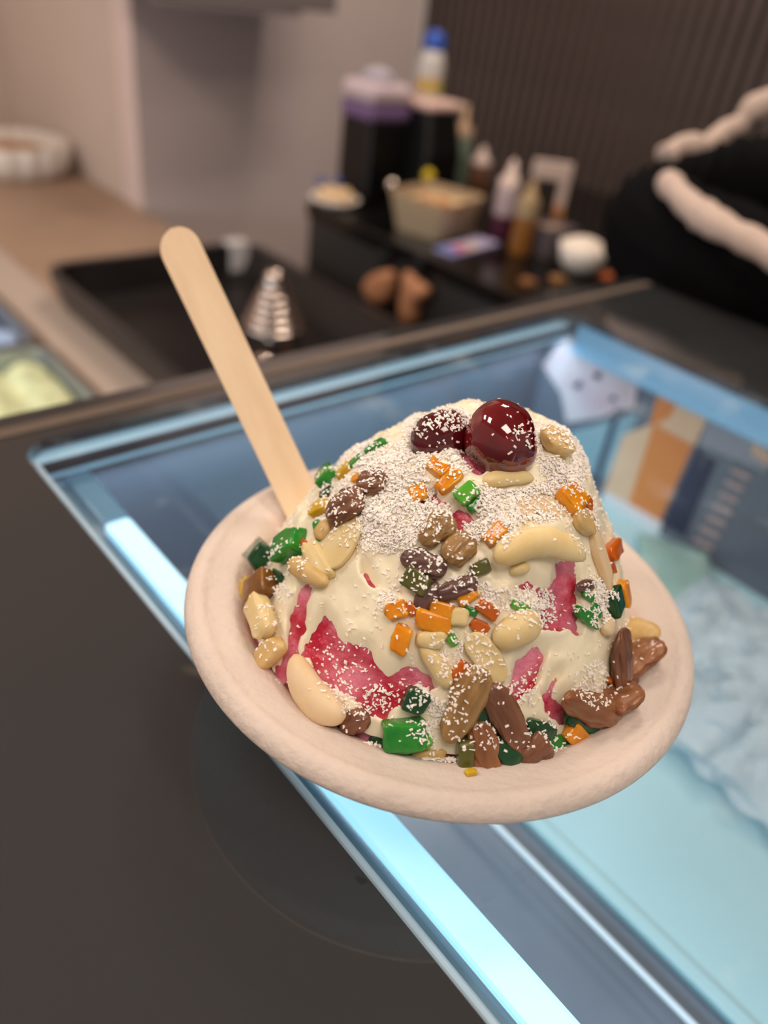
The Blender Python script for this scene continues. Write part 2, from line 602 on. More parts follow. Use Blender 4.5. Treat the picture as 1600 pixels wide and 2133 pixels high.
# black tub
tubt = thing('black_tub', 'black rectangular tub with rounded corners on the beige counter', 'tub', W(0, 0, ZC + 0.004))
zt = -0.31
ctl = bs(on_z(84, 562, zt))
tb0, tb1, ts1 = 0.318, 0.772, 1.335
ts0 = 0.62
hgt = zt - ZC - 0.004
M_tub = mat('black_tub_plastic', (26, 22, 22), 0.35, var=0.1, vscale=6)
o_ = rrect(tb0, tb1, ts0, ts1, 0.06, 8)
i_ = rrect(tb0 + 0.014, tb1 - 0.02, ts0 + 0.014, ts1 - 0.014, 0.05, 8)
b_l = rrect(tb0 + 0.03, tb1 - 0.05, ts0 + 0.03, ts1 - 0.03, 0.04, 8)
bb = rrect(tb0 + 0.02, tb1 - 0.02, ts0 + 0.02, ts1 - 0.02, 0.04, 8)
bm = loft([[(x, y, 0.0) for x, y in bb], [(x, y, hgt - 0.006) for x, y in o_], [(x, y, hgt) for x, y in o_], [(x, y, hgt) for x, y in i_],
           [(x, y, 0.006) for x, y in b_l]], True, True)
link_mesh('tub_shell', bm, M_tub, tubt)
rim = loft([[(x, y, hgt + 0.0005) for x, y in o_], [(x, y, hgt + 0.004) for x, y in o_], [(x, y, hgt + 0.004) for x, y in i_], [(x, y, hgt + 0.0005) for x, y in i_]], False, False)
link_mesh('rim', rim, mat('tub_rim', (48, 42, 42), 0.3), tubt)
cp = bs(on_z(497, 520, zt))  # white block shaped to imitate a highlight on the tub rim
o = thing('rim_highlight', 'small white highlight modelled on the rim of the black tub', 'rim_glint', W(cp[0], ts1 - 0.012, zt + 0.0045))
link_mesh('highlight_face', boxes((-0.022, 0.022, -0.034, -0.026, -0.05, 0.012), bevel=0.004), mat('highlight_white', (205, 200, 200), 0.3), o)
link_mesh('highlight_top', boxes((-0.022, 0.022, -0.027, 0.002, 0.002, 0.012), bevel=0.003), mat('highlight_white', (205, 200, 200), 0.3), o)

# chrome ribbed cone
cb, cs = 0.525, 0.86
cpos = on_z(568, 745, ZC + 0.012)
cb, cs = bs(cpos)
dm = depth(cpos) / FPX
cone = thing('ribbed_cone', 'shiny chrome ribbed cone standing in the black tub', 'juicer', W(cb, cs, ZC + 0.0105))
M_chrome = mat('chrome', (206, 190, 180), 0.2, metal=1.0)
H0 = 190 * dm
prof = [(0.0, 0.0), (0.018, 0.0), (0.018, 0.05), (0.012, 0.055)]
nr = 6
base_r, z0c, z1c = 64 * dm, 0.058, H0 - 0.028
for i in range(nr):
    t = i / nr
    r = base_r * (1 - t * 0.62)
    za = z0c + (z1c - z0c) * t
    zb = z0c + (z1c - z0c) * (i + 1) / nr
    prof += [(r * 0.76, za), (r * 0.96, za + (zb - za) * 0.15), (r, za + (zb - za) * 0.4), (r * 0.96, za + (zb - za) * 0.65), (r * 0.74, zb - 0.0008)]
link_mesh('ribbed_body', lathe(prof + [(base_r * 0.36, z1c), (base_r * 0.34, z1c + 0.012), (base_r * 0.2, z1c + 0.024), (0, z1c + 0.028)], 40), M_chrome, cone, True)
link_mesh('foot', lathe([(0, 0), (0.035, 0), (0.035, 0.006), (0.017, 0.009), (0.017, 0.02)], 32), M_chrome, cone, True)
link_mesh('spout', boxes((0.030, 0.052, -0.014, 0.012, 0.0, 0.055), bevel=0.005), M_chrome, cone)

# basket
bkp = on_z(60, 372, ZC)
dm = depth(bkp) / FPX
bkt = thing('scalloped_bowl', 'white scalloped serving bowl with brown filling on the beige counter', 'bowl', W(0.605, bs(on_z(30, 345, ZC))[1] - 0.06, ZC))
R_ = 0.155
Hb = 0.085
M_white = mat('white_ceramic', (232, 224, 216), 0.35)
sw = lambda a, r, z: 1 + (0.05 * math.cos(16 * a) if z > 0.01 else 0)
link_mesh('bowl_shell', lathe([(0, 0), (R_ * 0.86, 0), (R_ * 0.95, Hb * 0.3), (R_, Hb), (R_ * 0.88, Hb), (R_ * 0.84, Hb * 0.35), (0, Hb * 0.3)], 96, wob=sw), M_white, bkt, True)
link_mesh('filling', lathe([(R_ * 0.78, Hb * 0.5), (R_ * 0.6, Hb * 0.72), (R_ * 0.3, Hb * 0.82), (0, Hb * 0.84)], 40), mat('brown_filling', (176, 128, 84), 0.7, var=0.2, vscale=60, bump=0.5, bscale=90), bkt, True)

# freezer with tubs of ice cream
fz = thing('ice_cream_freezer', 'low lit freezer holding pale tubs beside the beige counter', 'freezer', (0, 0, 0))
link_mesh('freezer_body', boxes((-0.6, 0.256, 0.30, 1.74, -1.2, ZC - 0.075)), mat('freezer_pale', (170, 186, 206), 0.5), fz)
link_mesh('freezer_side', boxes((0.246, 0.256, 0.30, 1.74, ZC - 0.075, ZC - 0.012), bevel=0.003), mat('freezer_side', (150, 140, 134), 0.4), fz)
link_mesh('freezer_side', boxes((-0.6, 0.236, 0.30, 0.33, ZC - 0.075, ZC + 0.01)), mat('freezer_pink', (190, 130, 170), 0.4), fz)
ICE = [((150, 172, 205), 'pale blue'), ((205, 212, 168), 'pale green'), ((206, 172, 196), 'pale pink'), ((176, 192, 216), 'light blue')]
tubs = [(0.13, 0.99, 1), (-0.105, 0.93, 2), (0.13, 1.30, 0), (-0.105, 1.24, 3)]
for b_, s_, ci in tubs:
    c, nm = ICE[ci]
    t_ = thing('ice_cream_tub', nm + ' ice cream in a steel tub in the freezer', 'ice cream', W(b_, s_, ZC - 0.0745))
    outer = rrect(-0.11, 0.11, -0.145, 0.145, 0.03, 6)
    inner = rrect(-0.104, 0.104, -0.139, 0.139, 0.027, 6)
    link_mesh('tub_shell', loft([[(x, y, 0) for x, y in outer], [(x, y, 0.085) for x, y in outer], [(x, y, 0.085) for x, y in inner], [(x, y, 0.01) for x, y in inner]], True, True),
              mat('tub_steel', (170, 176, 184), 0.3, metal=0.7), t_)
    bm = bmesh.new()
    g = []
    for i in range(17):
        row = []
        for j in range(21):
            x, y = (i / 16 - 0.5) * 0.2, (j / 20 - 0.5) * 0.27
            e = min(i, 16 - i, j, 20 - j)
            row.append(bm.verts.new((x, y, (0.05 if e == 0 else 0.072) + 0.028 * noise.noise(Vector((x * 22, y * 22, ci * 7 + s_))))))
        g.append(row)
    for i in range(16):
        for j in range(20):
            bm.faces.new((g[i][j], g[i + 1][j], g[i + 1][j + 1], g[i][j + 1]))
    link_mesh('ice_cream', bm, mat('ice_' + nm, c, 0.6, var=0.18, vscale=28), t_, True)
o = area_light('tub_fill_light', -0.33, 1.0, ZC + 0.14, 0.1, 3.2, (0.75, 0.9, 1.0), 'RECTANGLE')  # unseen fill light added to brighten the ice cream tubs
o.data.size_y = 1.0
o.rotation_euler = (0, math.radians(-50), 0)
o.rotation_euler = (Matrix.Rotation(ANG, 3, 'Z') @ Matrix.Rotation(math.radians(-50), 3, 'Y')).to_euler()
link_mesh('fill_light_bar', boxes((-0.42, -0.36, 0.5, 1.5, ZC + 0.13, ZC + 0.19), bevel=0.003), mat('freezer_side', (150, 140, 134)), fz)  # bar and posts added out of view to carry the fill light
for y0 in (0.5, 1.48):
    link_mesh('fill_light_post', boxes((-0.41, -0.39, y0, y0 + 0.02, ZC - 0.075, ZC + 0.13)), mat('freezer_side', (150, 140, 134)), fz)

# ------------------------------------------------------------------ dark cabinet and what stands on it
ZK = -0.20
KB0 = 0.835
cab = thing('dark_cabinet', 'charcoal cabinet with a glossy black top against the slatted wall', 'cabinet', (0, 0, 0))
M_kdark = mat('charcoal_laminate', (44, 42, 41), 0.45, var=0.06, vscale=5)
M_ktop = mat('black_gloss_top', (16, 15, 15), 0.12)
link_mesh('cabinet_body', boxes((KB0 + 0.006, WALL_B4 - 0.02, 0.26, 1.215, -1.2, ZK - 0.03)), M_kdark, cab)
link_mesh('worktop', boxes((KB0, WALL_B4 - 0.005, 0.26, 1.222, ZK - 0.03, ZK), bevel=0.004), M_ktop, cab)
link_mesh('plinth_ledge', boxes((KB0 - 0.045, KB0 + 0.006, 0.26, 1.215, -1.2, ZC + 0.0)), M_kdark, cab)


def put(u, v, z=ZK):
    """base pixel -> b, s and metres per pixel on the cabinet top"""
    p = on_z(u, v, z)
    b, s = bs(p)
    return b, s, depth(p) / FPX


MPV = 1.22      # upright things are foreshortened by the downward view

# two brown padded shapes on the cabinet front
SHAPE_B = KB0 - 0.004
for pts, lab in (([(764, 594), (778, 572), (812, 558), (830, 562), (832, 585), (826, 612), (812, 632), (790, 634), (770, 616)], 'rounded brown shape on the dark cabinet front'),
                 ([(854, 558), (872, 562), (884, 580), (904, 598), (898, 618), (880, 634), (874, 668), (864, 682), (848, 676), (844, 640), (848, 598)], 'long narrow brown shape on the dark cabinet front')):
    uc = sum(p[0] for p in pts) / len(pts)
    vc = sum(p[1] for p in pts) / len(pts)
    c0 = on_b(uc, vc, SHAPE_B)
    m_ = thing('brown_shape', lab, 'brown_shape', c0)
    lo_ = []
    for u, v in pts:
        q = on_b(u, v, SHAPE_B) - c0
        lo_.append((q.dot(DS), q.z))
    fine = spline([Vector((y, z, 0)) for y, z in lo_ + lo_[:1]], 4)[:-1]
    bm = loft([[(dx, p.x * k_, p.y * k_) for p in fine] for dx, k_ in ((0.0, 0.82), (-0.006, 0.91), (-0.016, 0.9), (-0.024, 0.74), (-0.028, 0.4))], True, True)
    link_mesh('pad', bm, mat('matte_brown', (178, 122, 86), 0.6, var=0.08, vscale=20), m_, True)
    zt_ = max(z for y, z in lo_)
    link_mesh('top_tab', boxes((-0.012, 0.0, -0.008, 0.014, zt_ - 0.01, zt_ + 0.026), bevel=0.003), mat('matte_black', (14, 14, 15), 0.8), m_)

# plate with food
b_, s_, dm = put(697, 425)
pl = thing('food_plate', 'white plate of pale food at the corner of the black worktop', 'plate', W(b_, s_, ZK))
link_mesh('plate', lathe([(0, 0), (35 * dm, 0), (52 * dm, 0.012), (50 * dm, 0.015), (33 * dm, 0.006), (0, 0.006)], 40), M_white, pl, True)
for i in range(6):
    a = i * 1.05
    o = link_mesh('bread_piece', lathe([(0, 0), (0.016, 0.004), (0.018, 0.012), (0.01, 0.022), (0, 0.024)], 14), mat('bread', (222, 190, 150), 0.7, var=0.15, vscale=50), pl, True)
    o.location = (0.024 * math.cos(a), 0.024 * math.sin(a), 0.007)
for i, (dx, dy) in enumerate(((-0.015, 0.03), (0.022, 0.022))):
    o = link_mesh('wrapper', lathe([(0, 0), (0.008, 0.001), (0.009, 0.012), (0.004, 0.022), (0, 0.023)], 8), mat('blue_wrap', (70, 90, 150), 0.4), pl, True)
    o.location = (dx, dy, 0.026)

# black machine
b0_, s0_, dm = put(838, 420)
ma = thing('black_machine', 'tall black countertop machine standing behind the clear tub', 'machine', W(b0_, s0_, ZK), ANG)
M_blk = mat('black_plastic', (9, 9, 10), 0.42)
wb = 0.30
hm = 0.185
bm = bmesh.new()
lo = rrect(-0.02, 0.082, -0.08, 0.06, 0.012, 4)
hi = rrect(-0.010, 0.076, -0.06, 0.052, 0.012, 4)
link_mesh('machine_body', loft([[(x, y, 0) for x, y in lo], [(x, y, hm * 0.6) for x, y in lo], [(x, y, hm) for x, y in hi]], True, True), M_blk, ma)
link_mesh('side_tower', boxes((-0.115, -0.021, -0.01, 0.09, 0.0, hm * 0.86), bevel=0.006), M_blk, ma)
link_mesh('front_foot', boxes((-0.09, 0.08, -0.105, -0.081, 0, 0.05), bevel=0.006), M_blk, ma)
link_mesh('drip_tray', boxes((-0.085, 0.0, -0.104, -0.082, 0.051, 0.056), bevel=0.002), mat('tray_bronze', (140, 118, 104), 0.35, metal=0.6), ma)
for (u, v, m_, r) in ((818, 384, mat('knob_chrome', (240, 225, 210), 0.08, metal=1.0), 0.011), (893, 366, mat('yellow_plastic', (226, 196, 40), 0.5, emit=(226, 196, 40), estr=0.0), 0.012)):
    bm = bmesh.new()
    bmesh.ops.create_uvsphere(bm, u_segments=20, v_segments=12, radius=r)
    o = link_mesh('knob', bm, m_, ma, True)
    pw = on_s(u, v, s0_ - 0.088 if u > 850 else s0_ - 0.112) - W(b0_, s0_, ZK)
    o.location = (pw.dot(DB), pw.dot(DS), pw.z)
# pack on the tower
top = ZK + hm * 0.86
pk = thing('tissue_pack', 'white and purple tissue pack on top of the black machine', 'tissue pack', W(b0_ - 0.066, s0_ + 0.04, top))
link_mesh('pack_base', boxes((-0.055, 0.05, -0.05, 0.05, 0.0, 0.03), bevel=0.008), mat('pack_purple', (122, 96, 140), 0.5), pk)
link_mesh('pack_top', boxes((-0.056, 0.051, -0.051, 0.051, 0.0302, 0.066), bevel=0.012), mat('pack_white', (206, 188, 196), 0.5), pk)
link_mesh('tissue', lathe([(0.03, 0.066), (0.034, 0.075), (0.018, 0.088), (0, 0.092)], 18, wob=lambda a, r, z: 1 + 0.2 * math.sin(3 * a)), mat('tissue_grey', (172, 164, 176), 0.7), pk, True)
tw = thing('white_cloth', 'pinkish white cloth draped over the top of the black machine', 'cloth', W(b0_ + 0.033, s0_, ZK + hm))
link_mesh('cloth_top', boxes((-0.044, 0.058, -0.062, 0.056, 0.0002, 0.018), bevel=0.008), mat('cloth_pink_white', (214, 182, 172), 0.7), tw)
link_mesh('cloth_flap', boxes((0.0505, 0.058, -0.05, 0.03, -0.075, 0.0), bevel=0.004), mat('cloth_pink_white', (214, 182, 172), 0.7), tw)
bt = thing('blue_cap_bottle', 'white bottle with a blue cap on the draped cloth', 'bottle', W(b0_ + 0.040, s0_ + 0.005, ZK + hm + 0.018))
link_mesh('bottle_body', lathe([(0, 0), (0.024, 0), (0.026, 0.01), (0.026, 0.06), (0.02, 0.085), (0.014, 0.09)], 28), mat('bottle_white', (206, 202, 198), 0.35), bt, True)
lb = link_mesh('label_band', lathe([(0.0262, 0.012), (0.0265, 0.014), (0.0265, 0.034), (0.0262, 0.036)], 28), mat('label_orange', (222, 168, 96), 0.5, rgb2=(160, 190, 80), vscale=22), bt, True)
link_mesh('cap', lathe([(0.021, 0.086), (0.021, 0.105), (0.012, 0.118), (0, 0.12)], 28), mat('cap_blue', (44, 84, 180), 0.4), bt, True)


def bottle(name, label, u, v, hpx, wpx, body, top_c, fill_c, fill=0.35, neck=0.5):
    b, s, dm = put(u, v)
    h, r = hpx * dm * MPV, wpx * dm / 2
    t_ = thing(name, label, 'bottle', W(b, s, ZK))
    link_mesh('bottle_body', lathe([(0, 0), (r * 0.95, 0), (r, h * 0.04), (r, h * fill)], 28), mat(name + '_fill' + str(u), fill_c, 0.3), t_, True)
    link_mesh('bottle_upper', lathe([(r, h * fill + 0.0003), (r, h * 0.6), (r * 0.85, h * 0.68)], 28), mat(name + '_body' + str(u), body, 0.3), t_, True)
    link_mesh('nozzle_cap', lathe([(r * 0.92, h * 0.66), (r * 0.92, h * 0.74), (r * neck, h * 0.8), (r * 0.22, h * 0.97), (0, h)], 28), mat(name + '_cap' + str(u), top_c, 0.4), t_, True)
    return t_


bottle('squeeze_bottle', 'brown squeeze bottle with a white cone cap beside the green bottle', 990, 412, 82, 42, (120, 84, 66), (228, 206, 196), (110, 72, 40))
bottle('squeeze_bottle', 'white squeeze bottle with purple syrup beside the amber bottle', 1040, 498, 128, 48, (186, 168, 172), (226, 204, 194), (84, 34, 56), 0.32)
bottle('squeeze_bottle', 'amber syrup bottle with a pale yellow neck', 1080, 530, 122, 46, (170, 148, 116), (176, 150, 112), (150, 98, 44), 0.52)
bottle('glass_bottle', 'slim green glass bottle with a tan stopper', 944, 405, 140, 40, (128, 146, 130), (206, 174, 144), (104, 124, 106), 0.45, 0.35)

# clear tub with cream
b_, s_, dm = put(902, 480)
tb = thing('clear_tub', 'clear square tub of pale cream with orange crumbs on top', 'tub', W(b_, s_, ZK), ANG + 0.25)
ht = 0.070
lo, hi = rrect(-0.062, 0.062, -0.055, 0.055, 0.02, 5), rrect(-0.078, 0.078, -0.07, 0.07, 0.022, 5)
li, hi2 = rrect(-0.059, 0.059, -0.052, 0.052, 0.019, 5), rrect(-0.075, 0.075, -0.067, 0.067, 0.021, 5)
link_mesh('tub_shell', loft([[(x, y, 0) for x, y in lo], [(x, y, ht) for x, y in hi], [(x, y, ht) for x, y in hi2], [(x, y, 0.003) for x, y in li]], True, True),
          mat('frosted_tub', (206, 184, 154), 0.25, trans=0.3), tb)
cr = [[(x * 0.985, y * 0.985, 0.004) for x, y in li], [(x * 0.94, y * 0.94, ht * 0.72) for x, y in hi2]]
link_mesh('cream_fill', loft(cr, True, True), mat('cream_fill', (206, 178, 138), 0.6, var=0.05, vscale=20), tb)
for i in range(9):
    o = link_mesh('crumb', boxes((-0.007, 0.007, -0.005, 0.005, 0, 0.007), bevel=0.002), mat('orange_crumb', (206, 138, 80), 0.6), tb)
    o.location = (rnd.uniform(-0.02, 0.05), rnd.uniform(-0.02, 0.04), ht * 0.72)
    o.rotation_euler = (0, 0, rnd.random() * 3)

# white angled card holder, steel box, bowl, crumb, reflection lumps, packet
b_, s_, dm = put(1128, 480)
cd = thing('white_bracket', 'white bent card stand behind the amber bottle', 'card stand', W(b_, s_, ZK), ANG - 0.75)
M_card = mat('card_white', (224, 202, 192), 0.5)
hh = 0.135
link_mesh('card_bar', boxes((-0.045, 0.035, -0.004, 0.004, hh - 0.035, hh), bevel=0.002), M_card, cd)
link_mesh('card_leg', boxes((0.015, 0.035, -0.004, 0.004, 0.05, hh - 0.0355), bevel=0.002), M_card, cd)
link_mesh('wood_foot', boxes((0.0148, 0.0352, -0.012, 0.012, 0.0, 0.0495), bevel=0.002), mat('card_orange', (186, 126, 76), 0.5), cd)
b_, s_, dm = put(1138, 528)
sb_ = thing('steel_box', 'small grey square container beside the white bowl', 'container', W(b_, s_, ZK), ANG - 0.2)
link_mesh('box_shell', loft([[(x, y, 0) for x, y in rrect(-.033, .033, -.03, .03, .006, 3)], [(x, y, .055) for x, y in rrect(-.037, .037, -.034, .034, .006, 3)],
                             [(x, y, .055) for x, y in rrect(-.034, .034, -.031, .031, .005, 3)], [(x, y, .04) for x, y in rrect(-.033, .033, -.03, .03, .005, 3)]], True, True),
          mat('box_grey', (112, 104, 108), 0.3), sb_)
link_mesh('contents', boxes((-.03, .03, -.027, .027, .041, .050), bevel=.004), mat('box_contents', (150, 126, 112), 0.6), sb_)
b_, s_, dm = put(1203, 568)
bw = thing('white_bowl', 'round white bowl standing near the black sleeve', 'bowl', W(b_, s_, ZK))
link_mesh('bowl_shell', lathe([(0, 0), (22 * dm, 0), (42 * dm, 0.018), (50 * dm, 0.05), (48 * dm, 0.05), (40 * dm, 0.022), (0, 0.012)], 40), M_white, bw, True)
link_mesh('rice', lathe([(47 * dm, 0.044), (36 * dm, 0.056), (18 * dm, 0.062), (0, 0.063)], 32), mat('bowl_rice', (236, 222, 208), 0.6, bump=0.4, bscale=200), bw, True)
for (u, v, c, lab, nm) in ((1262, 582, (190, 100, 54), 'orange snack crumb beside the white bowl', 'snack'), (1160, 590, (150, 108, 64), 'tan lump for a dull worktop reflection in front of the white bowl', 'snack'),
                           (1098, 595, (136, 90, 50), 'amber lump for a dull reflection at the front corner of the black worktop', 'snack')):  # tan and amber lumps stand in for dull reflections on the worktop
    b_, s_, dm = put(u, v)
    o = link_mesh('snack_or_reflection', lathe([(0, 0), (0.014, 0.002), (0.016, 0.007), (0.009, 0.012), (0, 0.013)], 14, wob=lambda a, r, z: 1 + 0.25 * math.sin(3 * a + 1)), mat('snack' + str(u), c, 0.6, var=0.2, vscale=60), None, True)
    o.location = W(b_, s_, ZK)
    tag(o, lab, nm)
pa, pz = on_z(892, 538, ZK), on_z(1046, 498, ZK)
b_, s_ = bs((pa + pz) / 2)
pp = thing('printed_packet', 'flat lilac snack packet with a red spot on the black worktop', 'packet', W(b_, s_, ZK), math.atan2((pz - pa).y, (pz - pa).x))
link_mesh('packet_sheet', boxes((-0.075, 0.075, -0.024, 0.024, 0, 0.006), bevel=0.002), mat('packet_lilac', (176, 168, 205), 0.35, var=0.1, vscale=40), pp)
link_mesh('red_spot', boxes((-0.046, -0.022, -0.018, 0.006, 0.0061, 0.0068)), mat('packet_red', (206, 56, 72), 0.4), pp)
link_mesh('blue_band', boxes((-0.074, -0.05, -0.022, 0.022, 0.0061, 0.0066)), mat('packet_blue', (86, 116, 186), 0.4), pp)
link_mesh('cream_spot', boxes((-0.012, 0.014, -0.02, 0.004, 0.0061, 0.0068)), mat('packet_cream', (214, 194, 160), 0.4), pp)

# ------------------------------------------------------------------ person leaning on the far end of the case
M_jack = mat('black_jacket', (10, 10, 12), 0.95, bump=0.3, bscale=60, spec=0.1)
M_fleece = mat('white_fleece', (206, 184, 172), 0.9, bump=0.6, bscale=160)
M_skin = mat('skin', (190, 140, 116), 0.55, sss=0.1)
per = thing('person', 'person in a black jacket with white fleece trim leaning on the case', 'person', W(0.62, 0.1, 0.0), 0)
base = W(0.62, 0.1, 0.0)


def J(u, v, b):
    return on_b(u, v, b) - base


joints = [  # torso, shoulder and the folded arm that rests on the case; then neck, legs and the other arm
    (W(1.05, -0.25, -0.35), 0.17), (W(1.03, -0.2, -0.05), 0.165), (W(1.00, -0.15, 0.12), 0.14), (W(0.93, -0.03, 0.17), 0.085),
    (W(0.80, 0.14, 0.10), 0.075), (J(1320, 460, 0.625) + base, 0.068), (J(1395, 512, 0.60) + base, 0.072), (J(1520, 585, 0.585) + base, 0.072), (J(1660, 660, 0.58) + base, 0.068),
    (W(0.97, -0.15, 0.28), 0.055), (W(0.93, -0.14, 0.34), 0.05),
    (W(1.08, -0.2, -0.75), 0.085), (W(1.1, -0.2, -1.16), 0.05), (W(1.08, -0.38, -0.75), 0.085), (W(1.1, -0.38, -1.16), 0.05),
    (W(0.92, -0.33, 0.15), 0.08), (W(0.78, -0.38, 0.07), 0.06), (W(0.66, -0.28, 0.06), 0.045),
]
edges = [(0, 1), (1, 2), (2, 3), (3, 4), (4, 5), (5, 6), (6, 7), (7, 8), (2, 9), (9, 10), (0, 11), (11, 12), (0, 13), (13, 14), (2, 15), (15, 16), (16, 17)]
me = bpy.data.meshes.new('jacket_body')
me.from_pydata([tuple(p - base) for p, r in joints], edges, [])
ob = bpy.data.objects.new('jacket_body', me)
COL.objects.link(ob)
ob.parent = per
ob.modifiers.new('skin', 'SKIN')
for i, (p, r) in enumerate(joints):
    me.skin_vertices[0].data[i].radius = (r, r)
    me.skin_vertices[0].data[i].use_root = (i == 0)
sub = ob.modifiers.new('sub', 'SUBSURF')
sub.levels = sub.render_levels = 2
me.materials.append(M_jack)


def tube_path(pts, r, n=10, lump=0.0):
    bm = bmesh.new()
    rings = []
    for i, p in enumerate(pts):
        d = (pts[min(i + 1, len(pts) - 1)] - pts[max(i - 1, 0)]).normalized()
        a = d.cross(Vector((0, 0, 1))).normalized()
        b = d.cross(a)
        rr = r * (0.7 if i in (0, len(pts) - 1) else 1) * (1 + lump * noise.noise(p * 60))
        rings.append([bm.verts.new(p + (a * math.cos(t) + b * math.sin(t)) * rr) for t in [2 * math.pi * k / n for k in range(n)]])
    for A, B in zip(rings, rings[1:]):
        for i in range(n):
            bm.faces.new((A[i], A[(i + 1) % n], B[(i + 1) % n], B[i]))
    bm.faces.new(rings[0])
    bm.faces.new(rings[-1])
    return bm


tr_pts = spline([J(1385, 372, 0.575), J(1440, 430, 0.545), J(1500, 470, 0.525), J(1560, 500, 0.515), J(1640, 545, 0.505)], 8)
link_mesh('fleece_trim', tube_path(tr_pts, 0.0125, 12, 0.35), M_fleece, per, True)
tr2 = spline([J(1385, 330, 0.62), J(1420, 305, 0.64), J(1470, 305, 0.66), J(1510, 275, 0.68), J(1540, 260, 0.69), J(1575, 225, 0.70), J(1640, 200, 0.72)], 8)
link_mesh('fleece_trim', tube_path(tr2, 0.012, 12, 0.35), M_fleece, per, True)
up = spline([J(1455, 372, 0.62), J(1500, 385, 0.63), J(1560, 385, 0.64), J(1680, 390, 0.66)], 6)
link_mesh('jacket_fold', tube_path(up, 0.040, 16, 0.25), M_jack, per, True)
bm = bmesh.new()
bmesh.ops.create_uvsphere(bm, u_segments=28, v_segments=20, radius=0.1)
for v in bm.verts:
    v.co.z *= 1.2
    v.co.x *= 0.85
hd = link_mesh('head', bm, M_skin, per, True)
hd.location = W(0.90, -0.13, 0.45) - base
bm = bmesh.new()
bmesh.ops.create_uvsphere(bm, u_segments=28, v_segments=20, radius=0.108)
bmesh.ops.delete(bm, geom=[v for v in bm.verts if v.co.z < -0.01], context='VERTS')
for v in bm.verts:
    v.co.z *= 1.2
    v.co.x *= 0.88
hr = link_mesh('hair', bm, mat('dark_hair', (26, 20, 18), 0.6), per, True)
hr.location = W(0.915, -0.135, 0.455) - base

# ------------------------------------------------------------------ the paper bowl
M_bowl = mat('moulded_paper', (218, 203, 193), 0.75, var=0.03, vscale=60, bump=0.3, bscale=380, sss=0.05, srad=(0.003, 0.002, 0.0015))
BOWL = [(0.0, 0.0012), (0.034, 0.0012), (0.037, 0.0), (0.040, 0.001), (0.046, 0.008), (0.056, 0.022), (0.064, 0.0315), (0.072, 0.0345), (0.0800, 0.0350),
        (0.0840, 0.0352), (0.0850, 0.0362), (0.0848, 0.0378), (0.0839, 0.0394), (0.0822, 0.0407), (0.0806, 0.0412), (0.0792, 0.0411), (0.0774, 0.0403), (0.0748, 0.0396),
        (0.0718, 0.0391), (0.0692, 0.0382), (0.0662, 0.0357), (0.0625, 0.0310), (0.0575, 0.0245), (0.048, 0.0115), (0.041, 0.0045), (0.035, 0.0034), (0.0, 0.0034)]


def smooth_prof(pr, n=4):
    P = [Vector((r, 0, z)) for r, z in pr]
    return [(max(0, p.x), p.z) for p in spline(P, n)]


nt = M_bowl.node_tree
pr = nt.nodes['Principled BSDF']
src = pr.inputs['Base Color'].links[0].from_socket
tcn = nt.nodes.new('ShaderNodeTexCoord')
mpn = nt.nodes.new('ShaderNodeMapping')
mpn.inputs['Scale'].default_value = (1, 1, 0)
vl = nt.nodes.new('ShaderNodeVectorMath')
vl.operation = 'LENGTH'
nt.links.new(tcn.outputs['Object'], mpn.inputs['Vector'])
nt.links.new(mpn.outputs['Vector'], vl.inputs[0])
m1 = nt.nodes.new('ShaderNodeMapRange')
m1.inputs['From Min'].default_value = 0.0715
m1.inputs['From Max'].default_value = 0.064
nt.links.new(vl.outputs['Value'], m1.inputs['Value'])
nz = nt.nodes.new('ShaderNodeTexNoise')
nz.inputs['Scale'].default_value = 75
nt.links.new(tcn.outputs['Object'], nz.inputs['Vector'])
m2 = nt.nodes.new('ShaderNodeMapRange')
m2.inputs['From Min'].default_value = 0.48
m2.inputs['From Max'].default_value = 0.75
m2.inputs['To Max'].default_value = 0.8
nt.links.new(nz.outputs['Fac'], m2.inputs['Value'])
mm = nt.nodes.new('ShaderNodeMath')
mm.operation = 'MULTIPLY'
nt.links.new(m1.outputs['Result'], mm.inputs[0])
nt.links.new(m2.outputs['Result'], mm.inputs[1])
mxc = nt.nodes.new('ShaderNodeMixRGB')
mxc.inputs['Color2'].default_value = lin(236, 170, 170)
gn = nt.nodes.new('ShaderNodeNewGeometry')
sx = nt.nodes.new('ShaderNodeSeparateXYZ')
nt.links.new(gn.outputs['Normal'], sx.inputs['Vector'])
gt = nt.nodes.new('ShaderNodeMath')
gt.operation = 'GREATER_THAN'
gt.inputs[1].default_value = 0.0
nt.links.new(sx.outputs['Z'], gt.inputs[0])
mi_ = nt.nodes.new('ShaderNodeMath')
mi_.operation = 'MULTIPLY'
nt.links.new(mm.outputs['Value'], mi_.inputs[0])
nt.links.new(gt.outputs['Value'], mi_.inputs[1])
nt.links.new(mi_.outputs['Value'], mxc.inputs['Fac'])
nt.links.new(src, mxc.inputs['Color1'])
nt.links.new(mxc.outputs['Color'], pr.inputs['Base Color'])
bm = lathe(smooth_prof(BOWL, 4), 160)
for v in bm.verts:
    r = math.hypot(v.co.x, v.co.y)
    if 0.05 < r < 0.083 and v.co.z > 0.03:
        v.co.z += 0.00022 * noise.noise(v.co * 110) + 0.00012 * noise.noise(v.co * 420)
bowl = link_mesh('paper_bowl', bm, M_bowl, None, True)
tag(bowl, 'off-white moulded paper bowl full of shaved ice on the glass', 'bowl')

# ------------------------------------------------------------------ shaved ice and cream
MC = Vector((0.009, 0.008))
RB, ZB, HM = 0.0645, 0.0325, 0.067


